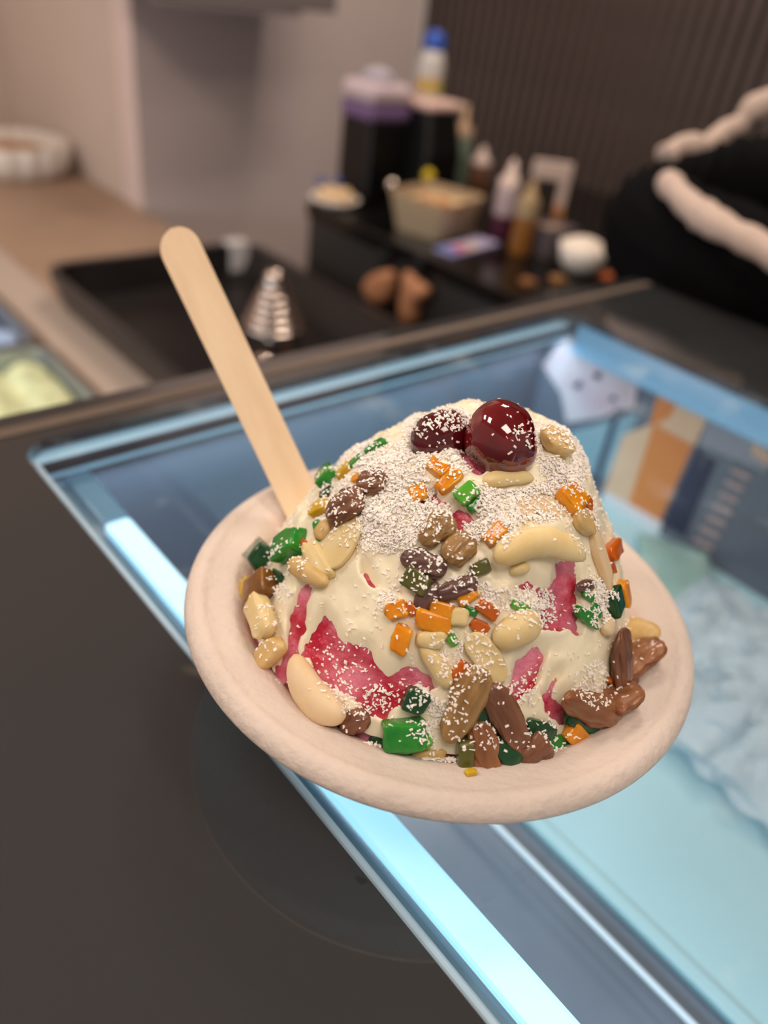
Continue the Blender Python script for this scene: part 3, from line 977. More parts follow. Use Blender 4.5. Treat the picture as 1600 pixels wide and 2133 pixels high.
def base_h(x, y):
    dx, dy = x - MC.x, y - MC.y
    d = math.hypot(dx, dy)
    if d < 1e-7:
        t = 0.0
        a = 0
    else:
        ux, uy = dx / d, dy / d
        bq = MC.x * ux + MC.y * uy
        L = -bq + math.sqrt(max(0, bq * bq - (MC.x ** 2 + MC.y ** 2 - RB ** 2)))
        t = d / L
        a = math.atan2(uy, ux)
    pw = 2.33 + 0.10 * math.cos(a - 0.2)
    if t <= 1:
        z = ZB + HM * (1 - t ** pw)
    else:
        z = ZB - (t - 1) * 0.06
    v = Vector((x, y, z))
    fade = max(0.0, min(1.0, (1.02 - t) * 6))
    z += fade * (0.0030 * noise.noise(v * 48 + Vector((3.1, 0, 0))) + 0.0014 * noise.noise(v * 120))
    return z


def poly(ox, oy, k, pts):
    return [(ox + x / k, oy + y / k) for x, y in pts]


PINK = [
    poly(480, 1150, 4, [(640, 290), (665, 320), (625, 420), (612, 560), (630, 640), (575, 700), (545, 860), (590, 900), (690, 905), (730, 1040), (820, 1170), (1000, 1215),
                        (1110, 1290), (1150, 1390), (1290, 1410), (1300, 1330), (1440, 1270), (1500, 1160), (1640, 1180), (1700, 1140), (1660, 1040), (1560, 980), (1480, 985),
                        (1310, 1030), (1220, 985), (1170, 840), (1080, 800), (950, 770), (880, 700), (850, 590), (780, 545), (730, 640), (640, 760), (560, 930), (500, 1060),
                        (430, 1110), (370, 1010), (450, 900), (495, 760), (510, 580), (545, 440), (600, 330)]),
    poly(720, 820, 4, [(930, 560), (990, 470), (1090, 560), (1190, 670), (1080, 715), (1000, 640)]),
    poly(720, 820, 4, [(600, 930), (740, 850), (770, 920), (860, 950), (850, 1000), (740, 985)]),
    poly(720, 820, 4, [(820, 990), (1000, 1000), (1090, 1100), (980, 1170), (870, 1155)]),
    poly(720, 820, 4, [(140, 1490), (185, 1500), (215, 1580), (240, 1640), (205, 1640), (160, 1570)]),
    poly(1050, 1120, 4, [(440, 230), (560, 170), (600, 400), (605, 600), (590, 840), (490, 770), (440, 800), (280, 805), (310, 620), (290, 510), (220, 475), (100, 445), (200, 385),
                         (260, 445), (390, 430), (430, 320)]),
    poly(1050, 1120, 4, [(260, 910), (325, 980), (285, 1080), (265, 1220), (190, 1295), (120, 1360), (60, 1400), (15, 1280), (75, 1150), (105, 1060), (200, 955)]),
    poly(1050, 1120, 4, [(435, 1170), (395, 1260), (400, 1330), (460, 1400), (540, 1500), (450, 1580), (350, 1470), (325, 1330), (365, 1330), (380, 1250)]),
]
PBB = [(min(p[0] for p in q) - 40, max(p[0] for p in q) + 40, min(p[1] for p in q) - 40, max(p[1] for p in q) + 40) for q in PINK]


def pdist(u, v):
    """signed pixel distance to the bare patches, positive on cream"""
    best = 40.0
    for q, bb in zip(PINK, PBB):
        if not (bb[0] < u < bb[1] and bb[2] < v < bb[3]):
            continue
        ins = False
        dm_ = 1e9
        n = len(q)
        for i in range(n):
            x1, y1 = q[i]
            x2, y2 = q[(i + 1) % n]
            if (y1 > v) != (y2 > v) and u < (x2 - x1) * (v - y1) / (y2 - y1) + x1:
                ins = not ins
            ex, ey = x2 - x1, y2 - y1
            t = max(0, min(1, ((u - x1) * ex + (v - y1) * ey) / (ex * ex + ey * ey + 1e-9)))
            dm_ = min(dm_, math.hypot(u - x1 - t * ex, v - y1 - t * ey))
        if ins:
            return -dm_
        best = min(best, dm_)
    return best


def sstep(x):
    x = max(0.0, min(1.0, x))
    return x * x * (3 - 2 * x)


def cream_h(x, y, zb):
    p = Vector((x, y, zb))
    u, v = pix(p)
    d = pdist(u, v) + 5 * noise.noise(p * 260) + 3 * noise.noise(p * 600)
    if d < -10:
        return zb - 0.004
    th = -0.0028 + 0.0062 * sstep((d + 9) / 24)
    if d > 4:
        w = min(1, (d - 4) / 12)
        th += w * (0.0018 * abs(noise.noise(p * 70 + Vector((9, 2, 4)))) + 0.0012 * noise.noise(p * 170 + Vector((0, 5, 1))) + 0.0004 * noise.noise(p * 420))
    return zb + th


def ice_h(x, y, zb):
    p = Vector((x, y, zb))
    return zb + 0.0010 * noise.noise(p * 210) + 0.0007 * noise.noise(p * 420) + 0.0005 * noise.noise(p * 800) + 0.0003 * noise.noise(p * 1700)


def grid(fn, nr, na, rmax):
    rows = []
    for i in range(nr + 1):
        t = i / nr
        row = []
        for j in range(na):
            a = 2 * math.pi * j / na
            # rays from the peak to the bowl circle
            ux, uy = math.cos(a), math.sin(a)
            bq = MC.x * ux + MC.y * uy
            L = -bq + math.sqrt(bq * bq - (MC.x ** 2 + MC.y ** 2 - rmax ** 2))
            tt = t * L
            x, y = MC.x + ux * tt, MC.y + uy * tt
            row.append(fn(x, y))
        rows.append(row)
    return rows


NR, NA = 150, 420
zb_rows = grid(lambda x, y: (x, y, base_h(x, y)), NR, NA, RB)
ice_v, cr_v = [], []
for row in zb_rows:
    for (x, y, z) in row:
        ice_v.append((x, y, ice_h(x, y, z)))
        cr_v.append((x, y, cream_h(x, y, z)))
faces = []
for i in range(NR):
    for j in range(NA):
        k = (j + 1) % NA
        faces.append((i * NA + j, (i + 1) * NA + j, (i + 1) * NA + k, i * NA + k))


def pymesh(name, verts, fcs, m, smooth=True):
    me = bpy.data.meshes.new(name)
    me.from_pydata(verts, [], fcs)
    me.polygons.foreach_set('use_smooth', [smooth] * len(me.polygons))
    me.materials.append(m)
    me.update()
    o = bpy.data.objects.new(name, me)
    COL.objects.link(o)
    return o


def skirt(verts, fcs, zlow):
    """close a height field downwards so that it is a solid heap"""
    verts = list(verts)
    fcs = list(fcs)
    o0 = NR * NA
    n0 = len(verts)
    for j in range(NA):
        x, y, z = verts[o0 + j]
        verts.append((x * 0.5, y * 0.5, zlow))
    for j in range(NA):
        k = (j + 1) % NA
        fcs.append((o0 + j, n0 + j, n0 + k, o0 + k))
    fcs.append(tuple(range(n0 + NA - 1, n0 - 1, -1)))
    return verts, fcs


M_ice = mat('pink_shaved_ice', (190, 22, 58), 0.25, rgb2=(236, 140, 164), vscale=95, bump=0.55, bscale=520, sss=0.55, srad=(0.006, 0.0016, 0.002), spec=0.6)
M_cream = mat('poured_cream', (255, 241, 212), 0.27, var=0.03, vscale=60, bump=0.08, bscale=300, sss=0.3, srad=(0.004, 0.003, 0.002))
iv, ifc = skirt(ice_v, faces, 0.006)
ice = pymesh('shaved_ice', iv, ifc, M_ice)
tag(ice, 'heap of pink shaved ice rising out of the paper bowl', 'shaved ice')
keep = [f for f in faces if max(cr_v[i][2] - ice_v[i][2] for i in f) > -0.0012]
used = sorted({i for f in keep for i in f})
remap = {i: n for n, i in enumerate(used)}
cream = pymesh('cream', [cr_v[i] for i in used], [tuple(remap[i] for i in f) for f in keep], M_cream)
tag(cream, 'thick ivory cream poured over the pink shaved ice', 'cream')

# ray hits on the heap and the bowl
bv_all = BVHTree.FromPolygons([Vector(v) for v in iv], ifc)
bv_cr = BVHTree.FromPolygons([Vector(cr_v[i]) for i in used], [tuple(remap[i] for i in f) for f in keep])
bw_me = bowl.data
bv_bowl = BVHTree.FromPolygons([v.co.copy() for v in bw_me.vertices], [tuple(p.vertices) for p in bw_me.polygons])


def hit(u, v):
    d = ray(u, v).normalized()
    best = None
    for t in (bv_all, bv_cr, bv_bowl):
        h = t.ray_cast(CAM, d)
        if h[0] is not None and (best is None or h[3] < best[2]):
            n = h[1]
            best = (h[0], n if n.dot(d) < 0 else -n, h[3])
    return best


def smooth_normal(p):
    e = 0.004
    hx = (base_h(p.x + e, p.y) - base_h(p.x - e, p.y)) / (2 * e)
    hy = (base_h(p.x, p.y + e) - base_h(p.x, p.y - e)) / (2 * e)
    return Vector((-hx, -hy, 1)).normalized()


TOPPING_GEO = []      # world-space polygons of the toppings, for the coconut that falls on them


def place(o, x1, y1, x2, y2, lift, flat=1.0, roll=0.0):
    """lay an object whose local x is its length over the heap so that it spans the two measured points"""
    h = hit((x1 + x2) / 2, (y1 + y2) / 2)
    p, n = h[0], h[1]
    if math.hypot(p.x, p.y) < 0.064:
        n = smooth_normal(p)
    dep = depth(p)
    dv = RGT * ((x2 - x1)) - UPV * ((y2 - y1))
    vd = ray((x1 + x2) / 2, (y1 + y2) / 2).normalized()
    # image direction -> direction in the tangent plane that projects onto it
    t = dv - vd * (dv.dot(n) / vd.dot(n)) if abs(vd.dot(n)) > 0.35 else dv - n * dv.dot(n)
    t.normalize()
    dv.normalize()
    t = (t * 0.6 + dv * 0.4)
    t = (t - n * t.dot(n)).normalized()
    b = n.cross(t)
    if roll:
        R_m = Matrix.Rotation(roll, 3, t)
        n2, b = R_m @ n, R_m @ b
    else:
        n2 = n
    kt = 1 / max(0.62, math.sqrt(max(0, 1 - t.dot(vd) ** 2)))
    kb = 1 / max(0.70, math.sqrt(max(0, 1 - b.dot(vd) ** 2)))
    ts, bs_ = t * kt, b * kb
    M = Matrix(((ts.x, bs_.x, n2.x, 0), (ts.y, bs_.y, n2.y, 0), (ts.z, bs_.z, n2.z, 0), (0, 0, 0, 1)))
    rad = math.hypot(p.x, p.y)
    loc = p + n * (lift * (1 + 0.9 * sstep((rad - 0.050) / 0.012)))
    o.matrix_world = Matrix.Translation(loc) @ M
    return p, dep


def add_geo(o):
    mw = o.matrix_world
    TOPPING_GEO.append(([mw @ v.co for v in o.data.vertices], [tuple(q.vertices) for q in o.data.polygons]))


def px_len(x1, y1, x2, y2):
    h = hit((x1 + x2) / 2, (y1 + y2) / 2)
    return math.hypot(x2 - x1, y2 - y1) * depth(h[0]) / FPX, depth(h[0]) / FPX


# ------------------------------------------------------------------ toppings
def raisin_bm(L, Wd, seed, plump=0.62):
    bm = bmesh.new()
    bmesh.ops.create_uvsphere(bm, u_segments=36, v_segments=22, radius=1.0)
    for v in bm.verts:
        c = v.co.copy()
        x = c.z
        rr = math.hypot(c.x, c.y)
        a = math.atan2(c.y, c.x)
        prof_ = (max(0, 1 - abs(x) ** 3.4)) ** 0.5
        q1 = abs(math.sin(3.5 * a + 3.0 * noise.noise(Vector((x * 1.6, seed, 0)))))
        q2 = abs(math.sin(6.5 * a + 4 * noise.noise(Vector((x * 1.9, seed + 4, 1)))))
        wr_ = 0.80 + 0.24 * q1 ** 0.7 + 0.11 * q2
        wr_ += 0.20 * noise.noise(Vector((x * 2.1, math.cos(a) * 1.3, math.sin(a) * 1.3 + seed)))
        wid = 1 + 0.18 * noise.noise(Vector((x * 1.2 + seed, 3, 1))) + 0.12 * x * (1 if seed % 2 else -1)
        v.co = (x * L / 2 * (1 + 0.03 * noise.noise(Vector((a, seed, 2)))), math.cos(a) * prof_ * wr_ * wid * Wd / 2, math.sin(a) * prof_ * wr_ * wid * Wd / 2 * plump)
    return bm


def chunk_bm(L, Wd, H, seed, soft=0.22):
    bm = bmesh.new()
    bmesh.ops.create_cube(bm, size=1.0)
    bmesh.ops.bevel(bm, geom=list(bm.edges), offset=soft * 0.8, segments=3, affect='EDGES', profile=0.55)
    bmesh.ops.subdivide_edges(bm, edges=list(bm.edges), cuts=1)
    sx, sy = noise.noise(Vector((seed, 1, 1))) * 0.5, noise.noise(Vector((seed, 5, 1))) * 0.5
    for v in bm.verts:
        c = v.co
        n = noise.noise(c * 1.9 + Vector((seed * 3.7, 0, 0)))
        n2 = noise.noise(c * 5 + Vector((0, seed * 2.1, 0)))
        k = 1 + 0.28 * n + 0.06 * n2
        v.co = ((c.x + sx * c.y) * L * k, (c.y + sy * c.z) * Wd * k, c.z * H * k)
    return bm


def cashew_bm(L, Wd, bend, half=False, seed=0):
    """kidney nut: tapered tube along an arc"""
    bm = bmesh.new()
    N_, n = 26, 18
    rings = []
    for i in range(N_ + 1):
        t = i / N_
        x = (t - 0.5)
        th = bend * x
        if abs(bend) > 1e-3:
            R0 = 1 / bend
            px_, py_ = R0 * math.sin(th), R0 * (math.cos(th) - 1)
        else:
            px_, py_ = x, 0
        prof_ = max(0.02, (1 - abs(2 * x) ** 2.8)) ** 0.5 * (1 + 0.16 * x * (1 if seed % 2 else -1)) * (1 + 0.07 * noise.noise(Vector((t * 4, seed, 0))))
        nx, ny = -math.sin(-th), math.cos(th)
        nx = math.sin(th)
        ring = []
        for k in range(n):
            a = 2 * math.pi * k / n
            ca, sa = math.cos(a), math.sin(a)
            if half and sa > 0.12:
                sa = 0.12 + 0.02 * sa
            rr = prof_ * Wd / 2 * (1 + 0.03 * noise.noise(Vector((ca * 1.5, sa * 1.5, t * 5 + seed))))
            ring.append(bm.verts.new((px_ * L + nx * ca * rr, py_ * L + ny * ca * rr, sa * rr * 0.86)))
        rings.append(ring)
    for A, B in zip(rings, rings[1:]):
        for k in range(n):
            bm.faces.new((A[k], A[(k + 1) % n], B[(k + 1) % n], B[k]))
    bm.faces.new(rings[0])
    bm.faces.new(rings[-1])
    xs = [v.co.y for v in bm.verts]
    my = (max(xs) + min(xs)) / 2
    for v in bm.verts:
        v.co.y -= my
    return bm


MR = [mat('raisin_golden', (128, 78, 46), 0.36, rgb2=(158, 106, 68), vscale=260, sss=0.35, srad=(0.003, 0.0012, 0.0005), bump=0.5, bscale=380, stretch=(0.25, 1, 1), coat=0.35),
      mat('raisin_brown', (108, 66, 46), 0.38, rgb2=(138, 92, 66), vscale=260, sss=0.3, srad=(0.003, 0.001, 0.0005), bump=0.5, bscale=380, stretch=(0.25, 1, 1), coat=0.35),
      mat('raisin_dark', (84, 54, 52), 0.42, rgb2=(120, 86, 76), vscale=240, sss=0.2, srad=(0.002, 0.001, 0.0006), bump=0.5, bscale=380, stretch=(0.25, 1, 1), coat=0.35),
      mat('raisin_olive', (146, 108, 60), 0.42, rgb2=(170, 134, 84), vscale=240, sss=0.35, srad=(0.003, 0.0015, 0.0006), bump=0.5, bscale=380, stretch=(0.25, 1, 1), coat=0.35)]
G_R = 'raisins scattered over the dessert'
RAISINS = [
    (990, 1500, 1014, 1612, 56, 0, 'golden raisin lying lowest, touching the bowl rim'),
    (1018, 1428, 1084, 1552, 52, 1, 'long brown raisin leaning against the round raisin'),
    (1072, 1575, 1128, 1535, 54, 1, 'short round reddish raisin at the foot of the heap'),
    (998, 1392, 934, 1528, 60, 3, 'wide tan raisin half covered with coconut'),
    (1160, 1446, 1262, 1484, 58, 0, 'golden raisin above the bright green candied cubes'),
    (1258, 1490, 1342, 1468, 64, 0, 'plump golden raisin resting on the bowl rim'),
    (1254, 1318, 1298, 1420, 48, 1, 'long brown raisin pointing down beside the pale seed'),
    (1368, 1352, 1306, 1436, 54, 0, 'broad brown raisin leaning on the right bowl wall'),
    (1250, 1442, 1322, 1438, 34, 1, 'thin reddish raisin behind the plump golden raisin'),
    (752, 1006, 806, 1008, 42, 1, 'dark round raisin with coconut near the wooden stick'),
    (692, 1070, 764, 1050, 54, 1, 'reddish wrinkled raisin above the peeled cashew half'),
    (710, 1036, 756, 1028, 28, 2, 'small brown raisin behind the reddish wrinkled raisin'),
    (882, 1132, 938, 1078, 48, 3, 'yellowish raisin high on the middle of the heap'),
    (932, 1168, 984, 1122, 50, 3, 'tan pointed raisin beside the large cashew'),
    (842, 1160, 926, 1190, 44, 2, 'purple-brown raisin dusted with coconut shreds'),
    (874, 1266, 908, 1214, 34, 2, 'dark curled raisin above the orange candied bits'),
    (914, 1240, 990, 1210, 36, 2, 'long dark raisin lying across the middle of the heap'),
    (722, 1512, 774, 1486, 42, 1, 'brown raisin beside the big pale cashew at the bottom'),
    (1196, 1224, 1234, 1218, 22, 2, 'tiny dark raisin at the right edge of the cream'),
]
for i, (x1, y1, x2, y2, w, mi, lab) in enumerate(RAISINS):
    L, k = px_len(x1, y1, x2, y2)
    o = link_mesh('raisin', raisin_bm(L * 1.12, w * k * 1.08, i + 1), MR[mi], None, True)
    place(o, x1, y1, x2, y2, w * k * 0.26)
    add_geo(o)
    tag(o, lab, 'raisin', G_R)

MN = [mat('cashew_pale', (226, 200, 142), 0.42, rgb2=(234, 214, 164), vscale=120, sss=0.25, srad=(0.004, 0.0028, 0.0014), bump=0.1, bscale=300),
      mat('cashew_toasted', (206, 170, 108), 0.42, rgb2=(226, 196, 138), vscale=140, sss=0.2, srad=(0.003, 0.002, 0.001), bump=0.15, bscale=300),
      mat('cashew_cream', (236, 212, 176), 0.45, rgb2=(232, 198, 150), vscale=70, sss=0.3, srad=(0.004, 0.003, 0.0016), bump=0.1, bscale=300)]
G_N = 'cashews and nut pieces on the dessert'
# x1, y1, x2, y2, width, bend, half, material, kind, label
NUTS = [
    (1022, 1146, 1206, 1136, 64, 1.75, False, 0, 'cashew', 'large whole curved cashew below the cherries'),
    (1070, 1056, 1172, 1056, 40, 2.3, True, 2, 'cashew', 'split cashew half with a pale rim beside the orange cube'),
    (1006, 1004, 1104, 992, 34, 0.5, False, 0, 'cashew', 'flat cashew lying just under the bright cherry'),
    (750, 1082, 690, 1182, 56, 0.5, True, 0, 'cashew', 'peeled cashew half below the reddish raisin'),
    (612, 1176, 686, 1212, 44, 0.7, False, 1, 'nut piece', 'chopped nut piece at the left edge of the cream'),
    (646, 1138, 694, 1204, 40, 0.3, False, 0, 'nut piece', 'pale nut piece between the peeled half and the chopped piece'),
    (662, 1120, 690, 1090, 26, 0.1, False, 1, 'nut piece', 'small tan nut piece behind the peeled cashew half'),
    (540, 1262, 584, 1318, 52, 0.2, False, 0, 'nut piece', 'rounded pale nut beside the amber candied cube'),
    (550, 1380, 602, 1338, 42, 0.2, False, 1, 'nut piece', 'toasted nut half low on the left of the pink ice'),
    (612, 1384, 722, 1500, 66, -1.3, False, 2, 'cashew', 'big pale cashew resting against the bowl wall'),
    (868, 1328, 926, 1330, 40, 0.2, False, 0, 'nut piece', 'square nut chunk under the orange candied bits'),
    (884, 1340, 938, 1424, 42, 0.35, False, 0, 'cashew', 'narrow cashew piece pointing down the heap'),
    (980, 1322, 1044, 1412, 58, 0.4, True, 0, 'cashew', 'wide split cashew half in the middle of the heap'),
    (1026, 1330, 1114, 1290, 66, 0.2, False, 0, 'cashew', 'blunt cashew end beside the lime green bit'),
    (1306, 1316, 1372, 1344, 48, 0.5, False, 1, 'nut piece', 'toasted nut on the right wall of the bowl'),
    (1306, 1376, 1326, 1346, 30, 0.1, False, 2, 'nut piece', 'small pale nut piece between two long raisins'),
    (1252, 1320, 1266, 1286, 30, 0.1, False, 2, 'nut piece', 'smooth pale seed beside the green candied pieces'),
    (858, 1578, 930, 1572, 34, 0.4, False, 1, 'nut piece', 'tan nut piece in the coconut by the bowl rim'),
    (1186, 1074, 1228, 1098, 42, 0.2, False, 1, 'nut piece', 'crumbly nut piece at the end of the large cashew'),
    (1128, 922, 1184, 932, 44, 0.2, False, 1, 'nut piece', 'nut piece under coconut behind the bright cherry'),
    (938, 1284, 976, 1282, 36, 0.2, False, 0, 'nut piece', 'pale nut bit under the long dark raisin'),
    (1062, 1190, 1100, 1180, 24, 0.2, False, 0, 'nut piece', 'small nut bit sunk in the cream below the large cashew'),
    (1222, 1100, 1270, 1228, 30, 0.1, False, 2, 'nut piece', 'long cream-coated nut sliver down the right edge of the heap'),
]
for i, (x1, y1, x2, y2, w, bend, half, mi, cat, lab) in enumerate(NUTS):
    L, k = px_len(x1, y1, x2, y2)
    if cat == 'nut piece' and abs(bend) < 0.45 and w > 28 and i not in (16,):
        bm = chunk_bm(L * 1.02, w * k, w * k * 0.75, i + 40, 0.42)
    else:
        bm = cashew_bm(L * 1.08, w * k, bend, half, i)
    o = link_mesh('cashew' if cat == 'cashew' else 'nut_piece', bm, MN[mi], None, True)
    place(o, x1, y1, x2, y2, w * k * (0.24 if i != 0 else 0.32))
    add_geo(o)
    tag(o, lab, cat, G_N)

MG = dict(
    g=mat('candied_green', (22, 128, 44), 0.22, rgb2=(52, 150, 48), vscale=160, sss=0.5, srad=(0.0006, 0.003, 0.0008), coat=0.3, bump=0.15, bscale=250),
    l=mat('candied_lime', (84, 172, 48), 0.22, rgb2=(104, 182, 60), vscale=160, sss=0.5, srad=(0.001, 0.003, 0.0008), coat=0.3, bump=0.15, bscale=250),
    d=mat('candied_dark_green', (14, 66, 36), 0.22, rgb2=(30, 84, 44), vscale=160, sss=0.4, srad=(0.0006, 0.002, 0.0008), coat=0.3, bump=0.15, bscale=250),
    v=mat('candied_olive', (80, 84, 34), 0.24, rgb2=(108, 104, 50), vscale=160, sss=0.4, srad=(0.0015, 0.002, 0.0006), coat=0.3, bump=0.15, bscale=250),
    o=mat('candied_orange', (226, 138, 10), 0.22, rgb2=(242, 162, 28), vscale=160, sss=0.5, srad=(0.004, 0.002, 0.0004), coat=0.3, bump=0.15, bscale=250),
    r=mat('candied_deep_orange', (196, 92, 10), 0.22, rgb2=(210, 110, 16), vscale=160, sss=0.5, srad=(0.004, 0.0015, 0.0003), coat=0.3, bump=0.15, bscale=250),
    y=mat('candied_yellow', (214, 176, 30), 0.22, rgb2=(200, 160, 24), vscale=160, sss=0.5, srad=(0.004, 0.003, 0.0005), coat=0.3, bump=0.15, bscale=250),
    a=mat('candied_amber', (140, 92, 30), 0.24, rgb2=(116, 76, 34), vscale=160, sss=0.4, srad=(0.003, 0.0015, 0.0004), coat=0.3, bump=0.15, bscale=250))
CNAME = dict(g='green', l='lime green', d='dark green', v='olive green', o='orange', r='deep orange', y='yellow', a='amber')
BITS = [
    (806, 1532, 890, 1524, 60, 'g', 'large bright green candied cube with a notched top'),
    (866, 1540, 894, 1524, 38, 'l', 'lime green candied piece at the end of the notched cube'),
    (846, 1446, 892, 1462, 46, 'd', 'rounded dark green candied cube against the pink ice'),
    (772, 1538, 820, 1562, 28, 'd', 'dark green candied sliver on the bowl wall under the notched cube'),
    (948, 1562, 978, 1562, 58, 'v', 'olive candied cube beside the lowest raisin'),
    (1028, 1572, 1056, 1540, 54, 'd', 'dark green candied cube between the lowest raisin and the round raisin'),
    (982, 1476, 1014, 1482, 34, 'd', 'dark green candied bit between two crossing raisins'),
    (1092, 1506, 1144, 1522, 32, 'd', 'dark green candied strip at the foot of the cream'),
    (1128, 1542, 1188, 1548, 40, 'g', 'green candied cube beside the orange cube at the rim'),
    (1176, 1488, 1236, 1508, 34, 'd', 'dark green candied strip under the golden raisin'),
    (1222, 1504, 1258, 1498, 40, 'g', 'bright green candied cube near the plump golden raisin'),
    (586, 1146, 638, 1130, 54, 'g', 'bright green candied cube left of the cream'),
    (532, 1150, 578, 1176, 54, 'd', 'tall dark green candied cube on the bowl wall'),
    (572, 1194, 594, 1206, 18, 'd', 'small dark green candied bit under the tall cube'),
    (664, 1008, 706, 990, 42, 'g', 'green candied cube beside the wooden stick'),
    (674, 1030, 694, 1022, 24, 'd', 'dark green candied bit below the cube beside the stick'),
    (660, 1090, 674, 1122, 18, 'g', 'thin green candied sliver beside the pale nut piece'),
    (762, 940, 804, 924, 18, 'g', 'green candied strip at the upper left edge of the heap'),
    (728, 962, 758, 962, 15, 'g', 'narrow green candied strip above the yellow cube'),
    (956, 1046, 990, 1014, 34, 'l', 'lime green candied chip below the cherries'),
    (978, 1064, 1000, 1044, 18, 'g', 'green candied bit touching the lime chip'),
    (1212, 1236, 1232, 1246, 15, 'g', 'tiny green candied bit in coconut at the right edge'),
    (1230, 1264, 1248, 1278, 17, 'g', 'green candied bit in coconut near the pale seed'),
    (1200, 1274, 1238, 1296, 24, 'g', 'green candied cube under coconut near the pale seed'),
    (1260, 1234, 1288, 1274, 34, 'd', 'dark green candied cube dusted with coconut by the right wall'),
    (1066, 1256, 1098, 1270, 15, 'l', 'lime green candied curl above the blunt cashew'),
    (926, 1310, 948, 1342, 20, 'l', 'lime green candied drop beside the square nut chunk'),
    (966, 1268, 994, 1278, 15, 'g', 'green candied sliver beside the deep orange bit'),
    (848, 1198, 894, 1226, 44, 'v', 'olive candied cube under the purple-brown raisin'),
    (982, 1192, 1018, 1176, 28, 'v', 'olive candied bit beside the tip of the large cashew'),
    (532, 1244, 580, 1216, 52, 'a', 'amber candied cube on the left bowl wall'),
    (514, 1236, 532, 1220, 28, 'y', 'yellow candied bit behind the amber cube'),
    (652, 1068, 684, 1054, 27, 'y', 'yellow candied cube at the foot of the wooden stick'),
    (704, 992, 738, 976, 28, 'y', 'yellow candied cube behind the green cube'),
    (970, 1616, 990, 1608, 11, 'y', 'tiny yellow candied crumb on the bowl rim'),
    (900, 968, 932, 992, 30, 'o', 'orange candied cube just below the dark cherry'),
    (916, 1022, 958, 988, 27, 'o', 'orange candied strip below the cherries'),
    (858, 1036, 890, 1024, 30, 'o', 'orange candied cube in the upper left coconut'),
    (1012, 1130, 1048, 1096, 29, 'o', 'yellow-orange candied strip at the tip of the large cashew'),
    (1170, 1016, 1204, 1060, 40, 'o', 'large orange candied cube at the upper right edge of the heap'),
    (1208, 1038, 1228, 1054, 20, 'r', 'small deep orange bit beside the large orange cube'),
    (808, 1278, 850, 1264, 34, 'o', 'coconut-dusted orange candied cube left of the dark curled raisin'),
    (830, 1356, 846, 1304, 36, 'o', 'orange candied piece standing on the cream'),
    (872, 1286, 936, 1302, 38, 'o', 'large orange candied piece on the square nut chunk'),
    (898, 1264, 944, 1272, 32, 'o', 'orange candied cube under the long dark raisin'),
    (956, 1252, 992, 1228, 30, 'o', 'orange candied wedge right of the long dark raisin'),
    (998, 1256, 1034, 1284, 27, 'r', 'deep orange candied piece dusted with coconut'),
    (982, 1294, 1012, 1312, 24, 'r', 'deep orange candied bit above the split cashew half'),
    (944, 1418, 970, 1378, 27, 'r', 'deep orange candied strip between the cashew tips'),
    (846, 1258, 866, 1278, 22, 'r', 'deep orange candied bit beside the coconut-dusted cube'),
    (1252, 1154, 1292, 1140, 32, 'r', 'orange candied cube high on the right bowl wall'),
    (1256, 1178, 1276, 1184, 22, 'r', 'small orange candied bit on the right bowl wall'),
    (1278, 1222, 1308, 1252, 28, 'o', 'oval orange candied piece on the right bowl wall'),
    (1172, 1512, 1214, 1544, 38, 'o', 'orange candied cube beside the green cubes at the rim'),
    (1214, 1518, 1236, 1528, 17, 'r', 'deep orange crumb under the bright green cube'),
    (630, 1128, 644, 1140, 14, 'r', 'deep orange crumb beside the bright green cube'),
    (736, 1000, 756, 994, 13, 'o', 'small orange crumb beside the dark round raisin'),
    (1262, 1412, 1276, 1422, 16, 'r', 'deep orange crumb between the brown raisins'),
]
for i, (x1, y1, x2, y2, w, c, lab) in enumerate(BITS):
    L, k = px_len(x1, y1, x2, y2)
    o = link_mesh('candied_fruit', chunk_bm(L * 1.04, w * k * 1.02, max(w * k * 0.75, 0.0016), i + 3, 0.24), MG[c], None, True)
    place(o, x1, y1, x2, y2, w * k * 0.2, roll=0.3 * noise.noise(Vector((i * 1.7, 2, 0))))
    add_geo(o)
    tag(o, lab, 'candied fruit', 'candied fruit pieces on the dessert')

# cherries
M_cher = mat('cherry_skin', (92, 4, 12), 0.07, rgb2=(120, 8, 18), vscale=90, sss=0.2, srad=(0.004, 0.0006, 0.0006), coat=1.0, spec=0.7, bump=0.05, bscale=120)
M_cher2 = mat('cherry_skin_dark', (68, 6, 14), 0.12, rgb2=(98, 8, 20), vscale=90, sss=0.15, srad=(0.003, 0.0006, 0.0006), coat=0.8, bump=0.08, bscale=120)


